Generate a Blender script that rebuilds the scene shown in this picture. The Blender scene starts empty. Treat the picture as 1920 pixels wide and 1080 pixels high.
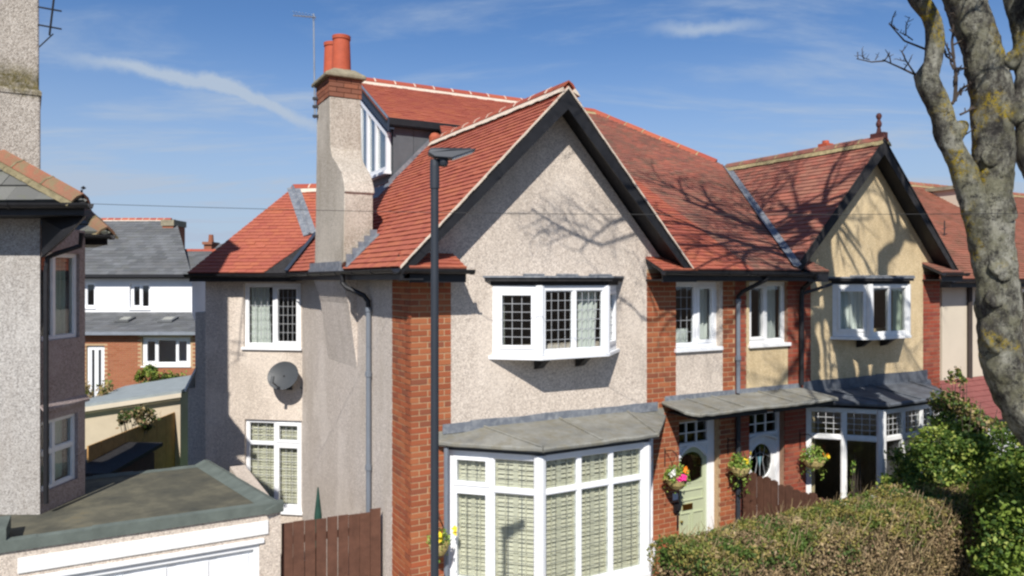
import bpy, bmesh, math, random
import numpy as np
from mathutils import Vector, Matrix, noise
R = math.radians
random.seed(7)
scene = bpy.context.scene
C = scene.collection

# ---------------------------------------------------------------- camera
HC = 5.2
cam_d = bpy.data.cameras.new('camera'); cam = bpy.data.objects.new('camera', cam_d); C.objects.link(cam)
cam.location = (0, 0, HC); cam.rotation_euler = (R(90), 0, 0)
cam_d.sensor_width = 36; cam_d.lens = 26.25; cam_d.shift_y = -15/1920
cam_d.clip_start = .05; cam_d.clip_end = 2000
scene.camera = cam
# ---------------------------------------------------------------- sun, sky, exposure
TOSUN = Vector((-.055, -.58, .525)).normalized()
SUN_EL = math.asin(TOSUN.z)
SUN_AZ = math.atan2(TOSUN.x, TOSUN.y)
sun_d = bpy.data.lights.new('sun', 'SUN'); sun = bpy.data.objects.new('sun', sun_d); C.objects.link(sun)
sun_d.energy = 5.0; sun_d.angle = R(.55); sun_d.color = (1, .955, .89)
sun.rotation_euler = TOSUN.to_track_quat('Z', 'Y').to_euler(); sun.location = (0, -20, 30)
world = bpy.data.worlds.new('World'); scene.world = world; world.use_nodes = True
wn = world.node_tree; wn.nodes.clear()
def wnode(t, **k):
    n = wn.nodes.new(t)
    for a, b in k.items(): setattr(n, a, b)
    return n
def wl(a, b): wn.links.new(a, b)
sky = wnode('ShaderNodeTexSky', sky_type='NISHITA', sun_disc=False, sun_elevation=SUN_EL, sun_rotation=SUN_AZ,
            air_density=1.0, dust_density=.1, ozone_density=10, altitude=0)
bg = wnode('ShaderNodeBackground'); bg.inputs[1].default_value = .095
wout = wnode('ShaderNodeOutputWorld')
# thin cirrus: direction-projected noise on a high plane, one bright streak
geo = wnode('ShaderNodeTexCoord')
sep = wnode('ShaderNodeSeparateXYZ'); wl(geo.outputs['Generated'], sep.inputs[0])
def wmath(op, a, b=None, clamp=False):
    m = wnode('ShaderNodeMath', operation=op); m.use_clamp = clamp
    for i, v in enumerate((a, b)):
        if v is None: continue
        if isinstance(v, (int, float)): m.inputs[i].default_value = v
        else: wl(v, m.inputs[i])
    return m.outputs[0]
zz = wmath('MAXIMUM', sep.outputs[2], .03)
zc = wmath('ADD', zz, .12)
px_ = wmath('DIVIDE', sep.outputs[0], zc); py_ = wmath('DIVIDE', sep.outputs[1], zc)
comb = wnode('ShaderNodeCombineXYZ'); wl(px_, comb.inputs[0]); wl(py_, comb.inputs[1])
mp = wnode('ShaderNodeMapping'); wl(comb.outputs[0], mp.inputs[0])
mp.inputs['Rotation'].default_value = (0, 0, R(-14)); mp.inputs['Scale'].default_value = (.42, 1.25, 1)
nz = wnode('ShaderNodeTexNoise'); wl(mp.outputs[0], nz.inputs['Vector'])
nz.inputs['Scale'].default_value = 1.7; nz.inputs['Detail'].default_value = 9; nz.inputs['Roughness'].default_value = .62; nz.inputs['Distortion'].default_value = .5
cir = wnode('ShaderNodeMapRange', interpolation_type='SMOOTHSTEP'); wl(nz.outputs[0], cir.inputs[0])
cir.inputs[1].default_value = .46; cir.inputs[2].default_value = .76; cir.inputs[4].default_value = .75
# streak: distance from a gently wavering great circle, limited in length
def dirv(x, y): return Vector(((x-960)/1400, 1, (525-y)/1400)).normalized()
a1, a2 = dirv(170, 98), dirv(585, 212)
nrm = a1.cross(a2).normalized(); tan = nrm.cross(((a1+a2)/2).normalized()).normalized()
def wdot(v):
    d = wnode('ShaderNodeVectorMath', operation='DOT_PRODUCT'); wl(geo.outputs['Generated'], d.inputs[0]); d.inputs[1].default_value = v
    return d.outputs['Value']
nz2 = wnode('ShaderNodeTexNoise'); wl(geo.outputs['Generated'], nz2.inputs['Vector'])
nz2.inputs['Scale'].default_value = 9; nz2.inputs['Detail'].default_value = 7; nz2.inputs['Roughness'].default_value = .6
ta = wdot(tan); tc = a1.dot(tan); td = a2.dot(tan)
lo, hi = min(tc, td), max(tc, td)
dist = wmath('ADD', wdot(nrm), wmath('ADD', wmath('MULTIPLY', wmath('SUBTRACT', nz2.outputs[0], .5), .060), wmath('MULTIPLY', wmath('POWER', wmath('ABSOLUTE', wmath('SUBTRACT', ta, (tc+td)/2)), 2), -.5 if nrm.z < 0 else .5)))
bend = wmath('MULTIPLY', wmath('POWER', wmath('ABSOLUTE', wmath('SUBTRACT', ta, tc)), 2), .10)
dist = wmath('ABSOLUTE', dist)
st = wnode('ShaderNodeMapRange', interpolation_type='SMOOTHSTEP'); wl(dist, st.inputs[0])
st.inputs[1].default_value = .015; st.inputs[2].default_value = 0; st.inputs[3].default_value = 0; st.inputs[4].default_value = 1.25
e1 = wnode('ShaderNodeMapRange', interpolation_type='SMOOTHSTEP'); wl(ta, e1.inputs[0]); e1.inputs[1].default_value = lo-.10; e1.inputs[2].default_value = lo+.10
e2 = wnode('ShaderNodeMapRange', interpolation_type='SMOOTHSTEP'); wl(ta, e2.inputs[0]); e2.inputs[1].default_value = hi+.12; e2.inputs[2].default_value = hi-.10
streak = wmath('MULTIPLY', wmath('MULTIPLY', st.outputs[0], e1.outputs[0]), e2.outputs[0])
streak = wmath('MULTIPLY', streak, wmath('ADD', nz2.outputs[0], .35))
b1, b2 = dirv(1225, 58), dirv(1415, 44); n_b = b1.cross(b2).normalized(); t_b = n_b.cross(((b1+b2)/2).normalized()).normalized()
db = wmath('ABSOLUTE', wmath('ADD', wdot(n_b), wmath('MULTIPLY', wmath('SUBTRACT', nz2.outputs[0], .5), .05)))
sb = wnode('ShaderNodeMapRange', interpolation_type='SMOOTHSTEP'); wl(db, sb.inputs[0]); sb.inputs[1].default_value = .013; sb.inputs[2].default_value = 0; sb.inputs[3].default_value = 0; sb.inputs[4].default_value = .75
tb_ = wdot(t_b); lo_b, hi_b = sorted((b1.dot(t_b), b2.dot(t_b)))
f1 = wnode('ShaderNodeMapRange', interpolation_type='SMOOTHSTEP'); wl(tb_, f1.inputs[0]); f1.inputs[1].default_value = lo_b-.03; f1.inputs[2].default_value = lo_b+.05
f2 = wnode('ShaderNodeMapRange', interpolation_type='SMOOTHSTEP'); wl(tb_, f2.inputs[0]); f2.inputs[1].default_value = hi_b+.06; f2.inputs[2].default_value = hi_b-.06
streak = wmath('MAXIMUM', streak, wmath('MULTIPLY', wmath('MULTIPLY', sb.outputs[0], f1.outputs[0]), f2.outputs[0]))
hz = wnode('ShaderNodeMapRange', interpolation_type='SMOOTHSTEP'); wl(sep.outputs[2], hz.inputs[0])
hz.inputs[1].default_value = .34; hz.inputs[2].default_value = .0; hz.inputs[4].default_value = .92
cl = wmath('ADD', wmath('MAXIMUM', streak, cir.outputs[0]), hz.outputs[0], True)
mixc = wnode('ShaderNodeMix', data_type='RGBA'); wl(cl, mixc.inputs[0])
tint = wnode('ShaderNodeMix', data_type='RGBA', blend_type='MULTIPLY'); tint.inputs[0].default_value = 1
wl(sky.outputs[0], tint.inputs[6]); tint.inputs[7].default_value = (1, 1, 1, 1)
wl(tint.outputs[2], mixc.inputs[6]); mixc.inputs[7].default_value = (3.9, 4.75, 6.0, 1)
wl(mixc.outputs[2], bg.inputs[0]); wl(bg.outputs[0], wout.inputs[0])
scene.view_settings.view_transform = 'Standard'; scene.view_settings.look = 'None'
scene.view_settings.exposure = .25; scene.view_settings.gamma = 1
scene.cycles.filter_width = 2.4
scene.cycles.max_bounces = 8; scene.cycles.transparent_max_bounces = 24

# ---------------------------------------------------------------- frames of reference
ANG = R(60.9)
U = Vector((math.sin(ANG), math.cos(ANG), 0)); Wv = Vector((-U.y, U.x, 0))
P0 = Vector((-190/1400*9.15, 9.15, 0))
ROTH = math.atan2(U.y, U.x)
MH = Matrix.Translation(P0) @ Matrix.Rotation(ROTH, 4, 'Z')
def Hw(s, d, z): return MH @ Vector((s, d, z))
def at(x, y, k): return Vector(((x-960)/1400*k, k, HC+(525-y)/1400*k))
def pix(p): return (960+1400*p.x/p.y, 525-1400*(p.z-HC)/p.y) if p.y > .1 else (-9999, -9999)
GZ = .12   # garden ground level

# ---------------------------------------------------------------- mesh helper
class MB:
    def __init__(s): s.v = []; s.f = []; s.mi = []; s.tone = []; s.M = Matrix.Identity(4); s.m = 0; s.t = None
    def add(s, vs, fs, t=None):
        n = len(s.v); s.v += [tuple(s.M @ Vector(p)) for p in vs]
        tt = t if t is not None else (s.t if s.t is not None else random.random())
        for f in fs: s.f.append([n+i for i in f]); s.mi.append(s.m); s.tone.append(tt)
    def box(s, x0, y0, z0, x1, y1, z1, t=None):
        if x0 > x1: x0, x1 = x1, x0
        if y0 > y1: y0, y1 = y1, y0
        if z0 > z1: z0, z1 = z1, z0
        s.add([(x0,y0,z0),(x1,y0,z0),(x1,y1,z0),(x0,y1,z0),(x0,y0,z1),(x1,y0,z1),(x1,y1,z1),(x0,y1,z1)],
              [(0,3,2,1),(4,5,6,7),(0,1,5,4),(1,2,6,5),(2,3,7,6),(3,0,4,7)], t)
    def prism(s, poly, ext, t=None):
        n = len(poly); e = Vector(ext); P = [Vector(p) for p in poly]
        s.add(P+[p+e for p in P], [list(range(n))[::-1], list(range(n, 2*n))]+[(i, (i+1) % n, n+(i+1) % n, n+i) for i in range(n)], t)
    def slab(s, poly, th, t=None):       # polygon thickened downwards along its normal
        P = [Vector(p) for p in poly]; nn = Vector((0, 0, 0))
        for i in range(len(P)): nn += P[i].cross(P[(i+1) % len(P)])
        nn.normalize()
        if nn.z < 0: nn = -nn
        s.prism(poly, -nn*th, t)
    def quad(s, a, b, c, d, t=None): s.add([a, b, c, d], [(0, 1, 2, 3)], t)
    def tube(s, pts, r, n=8, cap=True, t=None):
        P = [Vector(p) for p in pts]; rr = r if isinstance(r, (list, tuple)) else [r]*len(P)
        vs = []; up = None
        for i, p in enumerate(P):
            d = (P[min(i+1, len(P)-1)]-P[max(i-1, 0)])
            d = d.normalized() if d.length > 1e-9 else Vector((0, 0, 1))
            if up is None: up = d.orthogonal().normalized()
            up = (up-d*up.dot(d)); up = up.normalized() if up.length > 1e-6 else d.orthogonal().normalized()
            b = d.cross(up)
            for k in range(n):
                a = 2*math.pi*k/n; vs.append(p+(up*math.cos(a)+b*math.sin(a))*rr[i])
        fs = []
        for i in range(len(P)-1):
            for k in range(n):
                k2 = (k+1) % n; fs.append((i*n+k, i*n+k2, (i+1)*n+k2, (i+1)*n+k))
        if cap: fs.append(list(range(n))[::-1]); fs.append([(len(P)-1)*n+k for k in range(n)])
        s.add(vs, fs, t)
    def lathe(s, prof, n=24, c=(0, 0, 0), t=None):
        vs = []; c = Vector(c)
        for r, z in prof:
            for k in range(n):
                a = 2*math.pi*k/n; vs.append(c+Vector((r*math.cos(a), r*math.sin(a), z)))
        fs = [(i*n+k, i*n+(k+1) % n, (i+1)*n+(k+1) % n, (i+1)*n+k) for i in range(len(prof)-1) for k in range(n)]
        fs.append(list(range(n))[::-1]); fs.append([(len(prof)-1)*n+k for k in range(n)])
        s.add(vs, fs, t)
    def mesh(s, name, mats, smooth=False, recalc=True):
        me = bpy.data.meshes.new(name); me.from_pydata(s.v, [], s.f)
        for m in (mats if isinstance(mats, (list, tuple)) else [mats]): me.materials.append(m)
        me.polygons.foreach_set('material_index', s.mi)
        at_ = me.attributes.new('tone', 'FLOAT', 'FACE'); at_.data.foreach_set('value', s.tone)
        if recalc:
            b = bmesh.new(); b.from_mesh(me); bmesh.ops.recalc_face_normals(b, faces=b.faces); b.to_mesh(me); b.free()
        if smooth: me.polygons.foreach_set('use_smooth', [True]*len(me.polygons))
        me.update(); return me
    def build(s, name, mats, parent=None, smooth=False, recalc=True, kind=None, label=None):
        o = bpy.data.objects.new(name, s.mesh(name, mats, smooth, recalc)); C.objects.link(o)
        if parent: o.parent = parent
        if kind: o['kind'] = kind
        if label: o['label'] = label
        return o
def bevel(o, w=.006, seg=2):
    m = o.modifiers.new('bevel', 'BEVEL'); m.width = w; m.segments = seg; m.limit_method = 'ANGLE'; m.angle_limit = R(40)
    return o
def thing(name, label, cat, M=None, group=None):
    o = bpy.data.objects.new(name, None); C.objects.link(o); o.empty_display_size = .3
    if M is not None: o.matrix_world = M
    o['label'] = label; o['category'] = cat
    if group: o['group'] = group
    return o
def tag(o, label, cat, group=None):
    o['label'] = label; o['category'] = cat
    if group: o['group'] = group
    return o
def inst(name, me, M, parent):
    o = bpy.data.objects.new(name, me); C.objects.link(o); o.parent = parent; o.matrix_local = M
    return o
def T(x, y, z): return Matrix.Translation((x, y, z))
def Mseg(a, b, z=0):
    """frame: x from a to b seen from outside (left to right), y inward, z up"""
    x = Vector((b[0]-a[0], b[1]-a[1], 0)).normalized(); y = Vector((-x.y, x.x, 0))
    M = Matrix(((x.x, y.x, 0, a[0]), (x.y, y.y, 0, a[1]), (0, 0, 1, z), (0, 0, 0, 1))); return M
def seglen(a, b): return math.hypot(b[0]-a[0], b[1]-a[1])

# ---------------------------------------------------------------- materials
class Mat:
    def __init__(s, name, rough=.7, spec=.3, metal=0):
        s.m = bpy.data.materials.new(name); s.m.use_nodes = True; s.nt = s.m.node_tree
        s.b = s.nt.nodes['Principled BSDF']; s.b.inputs['Roughness'].default_value = rough
        s.b.inputs['Specular IOR Level'].default_value = spec; s.b.inputs['Metallic'].default_value = metal
        s.tc = None
    def n(s, t, **k):
        x = s.nt.nodes.new(t)
        for a, b in k.items(): setattr(x, a, b)
        return x
    def l(s, a, b): s.nt.links.new(a, b)
    def co(s, kind='Object'):
        if s.tc is None: s.tc = s.n('ShaderNodeTexCoord')
        return s.tc.outputs[kind]
    def noise(s, scale, detail=4, rough=.6, stretch=None, dist=0, kind='Object'):
        x = s.n('ShaderNodeTexNoise'); x.inputs['Scale'].default_value = scale; x.inputs['Detail'].default_value = detail
        x.inputs['Roughness'].default_value = rough; x.inputs['Distortion'].default_value = dist
        src = s.co(kind)
        if stretch: mp = s.n('ShaderNodeMapping'); mp.inputs['Scale'].default_value = stretch; s.l(src, mp.inputs[0]); src = mp.outputs[0]
        s.l(src, x.inputs['Vector']); return x.outputs[0]
    def voro(s, scale, feat='F1', out='Color', rand=1):
        x = s.n('ShaderNodeTexVoronoi', feature=feat); x.inputs['Scale'].default_value = scale; x.inputs['Randomness'].default_value = rand
        s.l(s.co(), x.inputs['Vector']); return x.outputs[out]
    def ramp(s, f, stops, interp='LINEAR'):
        r = s.n('ShaderNodeValToRGB'); r.color_ramp.interpolation = interp
        e = r.color_ramp.elements
        while len(e) > 1: e.remove(e[-1])
        e[0].position = stops[0][0]; e[0].color = (*stops[0][1], 1)
        for p, c in stops[1:]: k = e.new(p); k.color = (*c, 1)
        s.l(f, r.inputs[0]); return r.outputs[0]
    def math(s, op, a, b=None, clamp=False):
        m = s.n('ShaderNodeMath', operation=op); m.use_clamp = clamp
        for i, v in enumerate((a, b)):
            if v is None: continue
            if isinstance(v, (int, float)): m.inputs[i].default_value = v
            else: s.l(v, m.inputs[i])
        return m.outputs[0]
    def mix(s, f, a, b, mode='MIX'):
        x = s.n('ShaderNodeMix', data_type='RGBA', blend_type=mode)
        for i, v in ((0, f), (6, a), (7, b)):
            if isinstance(v, (int, float)): x.inputs[i].default_value = v
            elif isinstance(v, tuple): x.inputs[i].default_value = (*v, 1)
            else: s.l(v, x.inputs[i])
        return x.outputs[2]
    def tone(s):
        a = s.n('ShaderNodeAttribute', attribute_name='tone'); o = s.n('ShaderNodeObjectInfo')
        return s.math('FRACT', s.math('ADD', a.outputs['Fac'], o.outputs['Random']))
    def color(s, c):
        if isinstance(c, tuple): s.b.inputs['Base Color'].default_value = (*c, 1)
        else: s.l(c, s.b.inputs['Base Color'])
        return s
    def bump(s, h, strength=.3, dist=.01):
        b = s.n('ShaderNodeBump'); b.inputs['Strength'].default_value = strength; b.inputs['Distance'].default_value = dist
        s.l(h, b.inputs['Height'])
        s.l(b.outputs[0], s.b.inputs['Normal']); return s

def simple(name, col, rough=.6, spec=.3, metal=0, var=.15, scale=6, bump=0, bscale=60):
    m = Mat(name, rough, spec, metal)
    nn = m.noise(scale, 5)
    m.color(m.ramp(nn, [(.25, tuple(c*(1-var) for c in col)), (.75, tuple(min(1, c*(1+var)) for c in col))]))
    if bump: m.bump(m.noise(bscale, 3), bump, .01)
    return m.m
def pebble(name, base, dark, light, big=.12, stain=(.30, .26, .22), scale=75):
    m = Mat(name, .92, .15)
    v = m.voro(scale)
    sp = m.n('ShaderNodeSeparateColor'); m.l(v, sp.inputs[0])
    c = m.ramp(sp.outputs[0], [(0, dark), (.18, tuple(.5*(a+b) for a, b in zip(dark, base))), (.42, base), (.72, tuple(.5*(a+b) for a, b in zip(light, base))), (1, light)])
    v2 = m.voro(scale*.42); sp2 = m.n('ShaderNodeSeparateColor'); m.l(v2, sp2.inputs[0])
    c = m.mix(m.math('MULTIPLY', m.math('POWER', sp2.outputs[1], 3), .45), c, tuple(x*.62 for x in base))
    bigf = m.noise(.9, 5, .6)
    c = m.mix(m.ramp(bigf, [(.40, (0, 0, 0)), (.75, (1, 1, 1))]), c, m.mix(.35, c, stain))
    st = m.noise(2.5, 4, .6, (1.6, 1.6, .22))
    c = m.mix(m.math('MULTIPLY', m.ramp(st, [(.50, (0, 0, 0)), (.72, (1, 1, 1))]), .38), c, stain)
    pf = m.noise(.55, 3, .5); c = m.mix(m.ramp(pf, [(.56, (0, 0, 0)), (.60, (.22, .22, .22))]), c, tuple(min(1, x*1.12) for x in light))
    fs = m.noise(7, 4, .6, (1.5, 1.5, .12)); c = m.mix(m.math('MULTIPLY', m.ramp(fs, [(.60, (0, 0, 0)), (.75, (1, 1, 1))]), .30), c, tuple(x*.7 for x in stain))
    m.color(c)
    h = m.voro(scale, 'F1', 'Distance')
    h = m.math('SUBTRACT', 1, h)
    m.bump(h, .55, .008)
    return m.m
def tiles(name, cols, moss=0, mosscol=(.10, .10, .05), dark=(.12, .07, .05)):
    m = Mat(name, .8, .2)
    t = m.tone()
    c = m.ramp(t, [(i/(len(cols)-1), cc) for i, cc in enumerate(cols)])
    g = m.noise(40, 4)
    c = m.mix(m.math('MULTIPLY', m.ramp(g, [(.4, (0, 0, 0)), (.7, (1, 1, 1))]), .25), c, dark)
    b = m.noise(.8, 5, .6)
    c = m.mix(m.math('MULTIPLY', m.ramp(b, [(.4, (0, 0, 0)), (.65, (1, 1, 1))]), .30 if not moss else .5), c, dark)
    if moss:
        q = m.noise(3.2, 9, .80)
        c = m.mix(m.math('MULTIPLY', m.ramp(q, [(.50, (0, 0, 0)), (.62, (1, 1, 1))]), moss), c, mosscol)
    m.color(c); m.bump(m.noise(120, 3), .2, .004)
    return m.m
def brickm(name, cols, soot=.25):
    m = Mat(name, .88, .15)
    c = m.ramp(m.tone(), [(i/(len(cols)-1), cc) for i, cc in enumerate(cols)])
    c = m.mix(m.math('MULTIPLY', m.noise(55, 4, .7), .45), c, tuple(x*.6 for x in cols[0]))
    c = m.mix(m.math('MULTIPLY', m.ramp(m.noise(1.3, 6, .65), [(.48, (0, 0, 0)), (.75, (1, 1, 1))]), soot), c, (.16, .08, .06))
    m.color(c); m.bump(m.noise(130, 4, .7), .35, .004); return m.m

M_ = {}
M_['pebbleA'] = pebble('pebble_dash_pinkish', (.61, .525, .44), (.33, .275, .24), (.78, .69, .59), scale=85, stain=(.40, .34, .28))
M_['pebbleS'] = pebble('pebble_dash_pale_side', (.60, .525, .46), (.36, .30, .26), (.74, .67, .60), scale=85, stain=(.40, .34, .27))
M_['pebbleC'] = pebble('pebble_dash_chimney', (.47, .415, .345), (.24, .205, .17), (.62, .56, .475), scale=85, stain=(.26, .215, .155))
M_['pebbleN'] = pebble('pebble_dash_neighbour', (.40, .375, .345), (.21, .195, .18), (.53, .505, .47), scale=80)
M_['pebbleNbrown'] = pebble('pebble_dash_brown', (.25, .185, .17), (.13, .09, .085), (.40, .32, .29))  # brown dash in its own colour, a different material from the front wall
M_['renderB'] = pebble('cream_roughcast', (.66, .51, .30), (.46, .34, .18), (.76, .62, .40), stain=(.30, .22, .12), scale=110)
M_['cream'] = simple('cream_render', (.58, .51, .40), .9, .1, var=.07, scale=1.5, bump=.2)
M_['white_render'] = simple('white_render', (.78, .78, .78), .9, .1, var=.06, scale=1.2)
M_['mortar'] = simple('mortar', (.46, .32, .19), .95, .05, var=.2, scale=25, bump=.4, bscale=150)
M_['mortarB'] = simple('mortar_grimy', (.30, .18, .12), .95, .05, var=.2, scale=25, bump=.4, bscale=150)
M_['brickA'] = brickm('orange_brick', [(.29, .085, .04), (.36, .11, .05), (.42, .15, .065), (.38, .10, .045), (.23, .085, .05)])
M_['brickB'] = brickm('red_brick', [(.30, .065, .04), (.38, .09, .05), (.36, .12, .07), (.24, .06, .045)], .5)
M_['brickstack'] = brickm('chimney_brick', [(.28, .10, .06), (.34, .13, .07), (.20, .08, .05), (.38, .17, .10)], .5)
M_['brickFar'] = brickm('far_brick', [(.34, .12, .06), (.42, .17, .09), (.38, .14, .08)])
M_['tileA'] = tiles('new_clay_tile', [(.38, .11, .068), (.42, .13, .077), (.345, .095, .064), (.43, .14, .073), (.385, .112, .072)], dark=(.24, .065, .055))
M_['tileB'] = tiles('weathered_clay_tile', [(.34, .12, .082), (.42, .15, .10), (.27, .105, .08), (.37, .165, .11), (.24, .10, .075)], .6, (.15, .125, .085), (.17, .085, .065))
M_['tileC'] = tiles('brown_clay_tile', [(.30, .11, .07), (.36, .14, .09), (.28, .10, .06)], .3)
M_['slate'] = tiles('grey_slate', [(.13, .135, .14), (.17, .175, .18), (.10, .105, .11), (.15, .15, .15)], .25, (.12, .13, .09), (.09, .09, .09))
M_['slateN'] = tiles('mossy_concrete_tile', [(.14, .14, .13), (.18, .18, .16), (.12, .12, .11)], .6, (.13, .14, .07), (.09, .09, .09))
M_['ridge'] = tiles('ridge_tile', [(.42, .10, .055), (.34, .07, .045), (.46, .12, .06)])
M_['mortar_cream'] = simple('cream_bedding_mortar', (.62, .52, .42), .9, .1, var=.15, scale=20, bump=.3)
M_['mortar_moss'] = simple('mossy_bedding_mortar', (.34, .28, .15), .95, .1, var=.4, scale=12, bump=.5)
M_['mortar_moss_dark'] = simple('dark_mossy_mortar', (.20, .17, .10), .95, .1, var=.4, scale=12, bump=.5)
M_['white'] = simple('white_upvc', (.79, .80, .81), .35, .4, var=.045, scale=7)
M_['white_old'] = simple('white_paint_worn', (.76, .76, .74), .5, .3, var=.08, scale=9)
M_['black'] = simple('black_paint', (.016, .016, .018), .5, .35, var=.3, scale=10)
M_['black_dull'] = simple('black_timber_weathered', (.028, .027, .028), .75, .2, var=.4, scale=14, bump=.3)
M_['pipegrey'] = simple('grey_downpipe', (.16, .18, .21), .45, .4, var=.1)
m = Mat('lead', .55, .4); nn = m.noise(3, 6, .65)
m.color(m.mix(m.ramp(m.noise(14, 4), [(.45, (0, 0, 0)), (.75, (1, 1, 1))]), m.ramp(nn, [(.3, (.10, .115, .14)), (.7, (.19, .205, .23))]), (.27, .28, .29))); m.bump(m.noise(9, 3), .3, .02); M_['lead'] = m.m
m = Mat('weathered_lead_roof', .75, .25); nn = m.noise(2.5, 6, .7)
m.color(m.mix(m.ramp(m.noise(6, 5, .7), [(.45, (0, 0, 0)), (.68, (1, 1, 1))]), m.ramp(nn, [(.3, (.15, .15, .135)), (.7, (.29, .285, .25))]), (.19, .175, .13))); m.bump(m.noise(12, 4), .4, .02); M_['leadroof'] = m.m
m = Mat('felt_roof', .9, .15); nn = m.noise(1.6, 7, .7)
m.color(m.ramp(nn, [(.3, (.06, .062, .052)), (.5, (.105, .10, .075)), (.62, (.15, .14, .10)), (.75, (.20, .15, .07))])); m.bump(m.noise(60, 4), .3, .01); M_['felt'] = m.m
M_['feltedge'] = simple('felt_upstand', (.115, .135, .12), .85, .2, var=.25, scale=5, bump=.3, bscale=40)
M_['pot'] = simple('terracotta_pot', (.42, .09, .045), .7, .25, var=.18, scale=7)
M_['conc'] = simple('mossy_concrete', (.26, .23, .16), .95, .1, var=.35, scale=9, bump=.5, bscale=30)
M_['grey_panel'] = simple('grey_dormer_panel', (.10, .11, .12), .6, .3, var=.15)
M_['darkblue'] = simple('dark_fascia', (.03, .04, .06), .5, .3, var=.2)
M_['came'] = simple('lead_came', (.36, .37, .38), .5, .4, var=.1)
M_['hipmoss'] = tiles('mossy_hip_tile', [(.30, .13, .08), (.26, .15, .09), (.34, .12, .07)], .85, (.19, .155, .085))
M_['came_dark'] = simple('dull_lead_came', (.14, .15, .14), .6, .3, var=.1)
M_['leaddark'] = simple('dark_old_lead', (.10, .11, .125), .6, .35, var=.45, scale=5, bump=.4, bscale=14)
M_['camewhite'] = simple('white_came', (.55, .56, .56), .5, .4, var=.1)
M_['curtain'] = simple('net_curtain', (.66, .68, .62), .95, .05, var=.05)
M_['curtain_green'] = simple('sage_curtain', (.42, .48, .38), .95, .05, var=.08)
M_['shutter'] = simple('cream_shutter', (.64, .60, .45), .5, .3, var=.04)
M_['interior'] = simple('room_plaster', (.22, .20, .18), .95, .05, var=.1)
M_['doorgreen'] = simple('pale_green_paint', (.46, .50, .33), .4, .4, var=.05, scale=4)
M_['brass'] = simple('brass', (.55, .40, .12), .3, .5, 1.0)
M_['fence'] = simple('brown_stained_timber', (.11, .052, .034), .7, .25, var=.3, scale=8, bump=.3, bscale=40)
M_['fence_tan'] = simple('orange_timber', (.42, .24, .09), .8, .2, var=.2)
M_['galv'] = simple('galvanised', (.42, .45, .48), .4, .5, .7, var=.15)
M_['lampgrey'] = simple('grey_painted_steel', (.032, .038, .048), .5, .4, .1, var=.08)
M_['dish'] = simple('grey_dish', (.06, .065, .07), .5, .4, var=.1)
M_['soil'] = simple('soil', (.07, .05, .035), .95, .1, var=.4, scale=4, bump=.5, bscale=20)
M_['pavement'] = simple('pavement_slab', (.30, .29, .27), .9, .1, var=.15, scale=3, bump=.3)
M_['road'] = simple('asphalt', (.055, .055, .058), .9, .2, var=.25, scale=8, bump=.4, bscale=120)
M_['kerb'] = simple('kerb_stone', (.33, .32, .30), .9, .1, var=.15)
M_['lawn'] = simple('lawn', (.085, .17, .03), .9, .1, var=.4, scale=12, bump=.5, bscale=80)
M_['shed'] = simple('shed_render', (.50, .42, .31), .9, .1, var=.08, scale=3)
M_['shedroof'] = simple('shed_roof', (.27, .30, .30), .7, .2, var=.15, scale=4)
M_['redroof'] = simple('red_garage_roof', (.24, .085, .075), .8, .2, var=.2, scale=7)
M_['coir'] = simple('coir_basket', (.42, .33, .14), .95, .05, var=.3, scale=40, bump=.6)
M_['cable'] = simple('cable', (.03, .03, .03), .6, .3)
M_['pink'] = simple('pink_petal', (.75, .04, .25), .6, .2, var=.2)
M_['orange'] = simple('orange_petal', (.85, .25, .02), .6, .2, var=.2)
M_['yellow'] = simple('yellow_petal', (.85, .62, .03), .6, .2, var=.15)
M_['whitepetal'] = simple('white_petal', (.8, .8, .75), .6, .2, var=.1)
def leafm(name, cols, trans=.25):
    m = Mat(name, .55, .3); c = m.ramp(m.tone(), [(i/(len(cols)-1), cc) for i, cc in enumerate(cols)])
    m.color(c)
    tr = m.n('ShaderNodeBsdfTranslucent'); m.l(m.mix(1, c, (1.0, 1.0, .5), 'MULTIPLY'), tr.inputs[0])
    mx = m.n('ShaderNodeMixShader'); mx.inputs[0].default_value = trans
    m.l(m.b.outputs[0], mx.inputs[1]); m.l(tr.outputs[0], mx.inputs[2]); m.l(mx.outputs[0], m.nt.nodes['Material Output'].inputs[0])
    return m.m
M_['leaf_hedge'] = leafm('privet_leaf', [(.05, .09, .025), (.09, .15, .03), (.17, .20, .045), (.30, .27, .07), (.38, .29, .10)])
M_['leaf_shrub'] = leafm('shrub_leaf', [(.03, .07, .015), (.08, .14, .025), (.15, .23, .035), (.27, .35, .06), (.38, .42, .10)], .3)
M_['leaf_dark'] = leafm('dark_leaf', [(.03, .06, .015), (.06, .10, .02), (.08, .12, .03)])
M_['leaf_basket'] = leafm('basket_leaf', [(.10, .20, .03), (.20, .32, .05), (.30, .36, .08)])
M_['twig'] = leafm('hedge_twig', [(.18, .125, .07), (.31, .22, .12), (.12, .09, .045), (.42, .31, .16), (.24, .19, .08)], .1)
M_['hedge_core'] = simple('hedge_inside', (.045, .035, .02), .95, .05, var=.4, scale=14)
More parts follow.
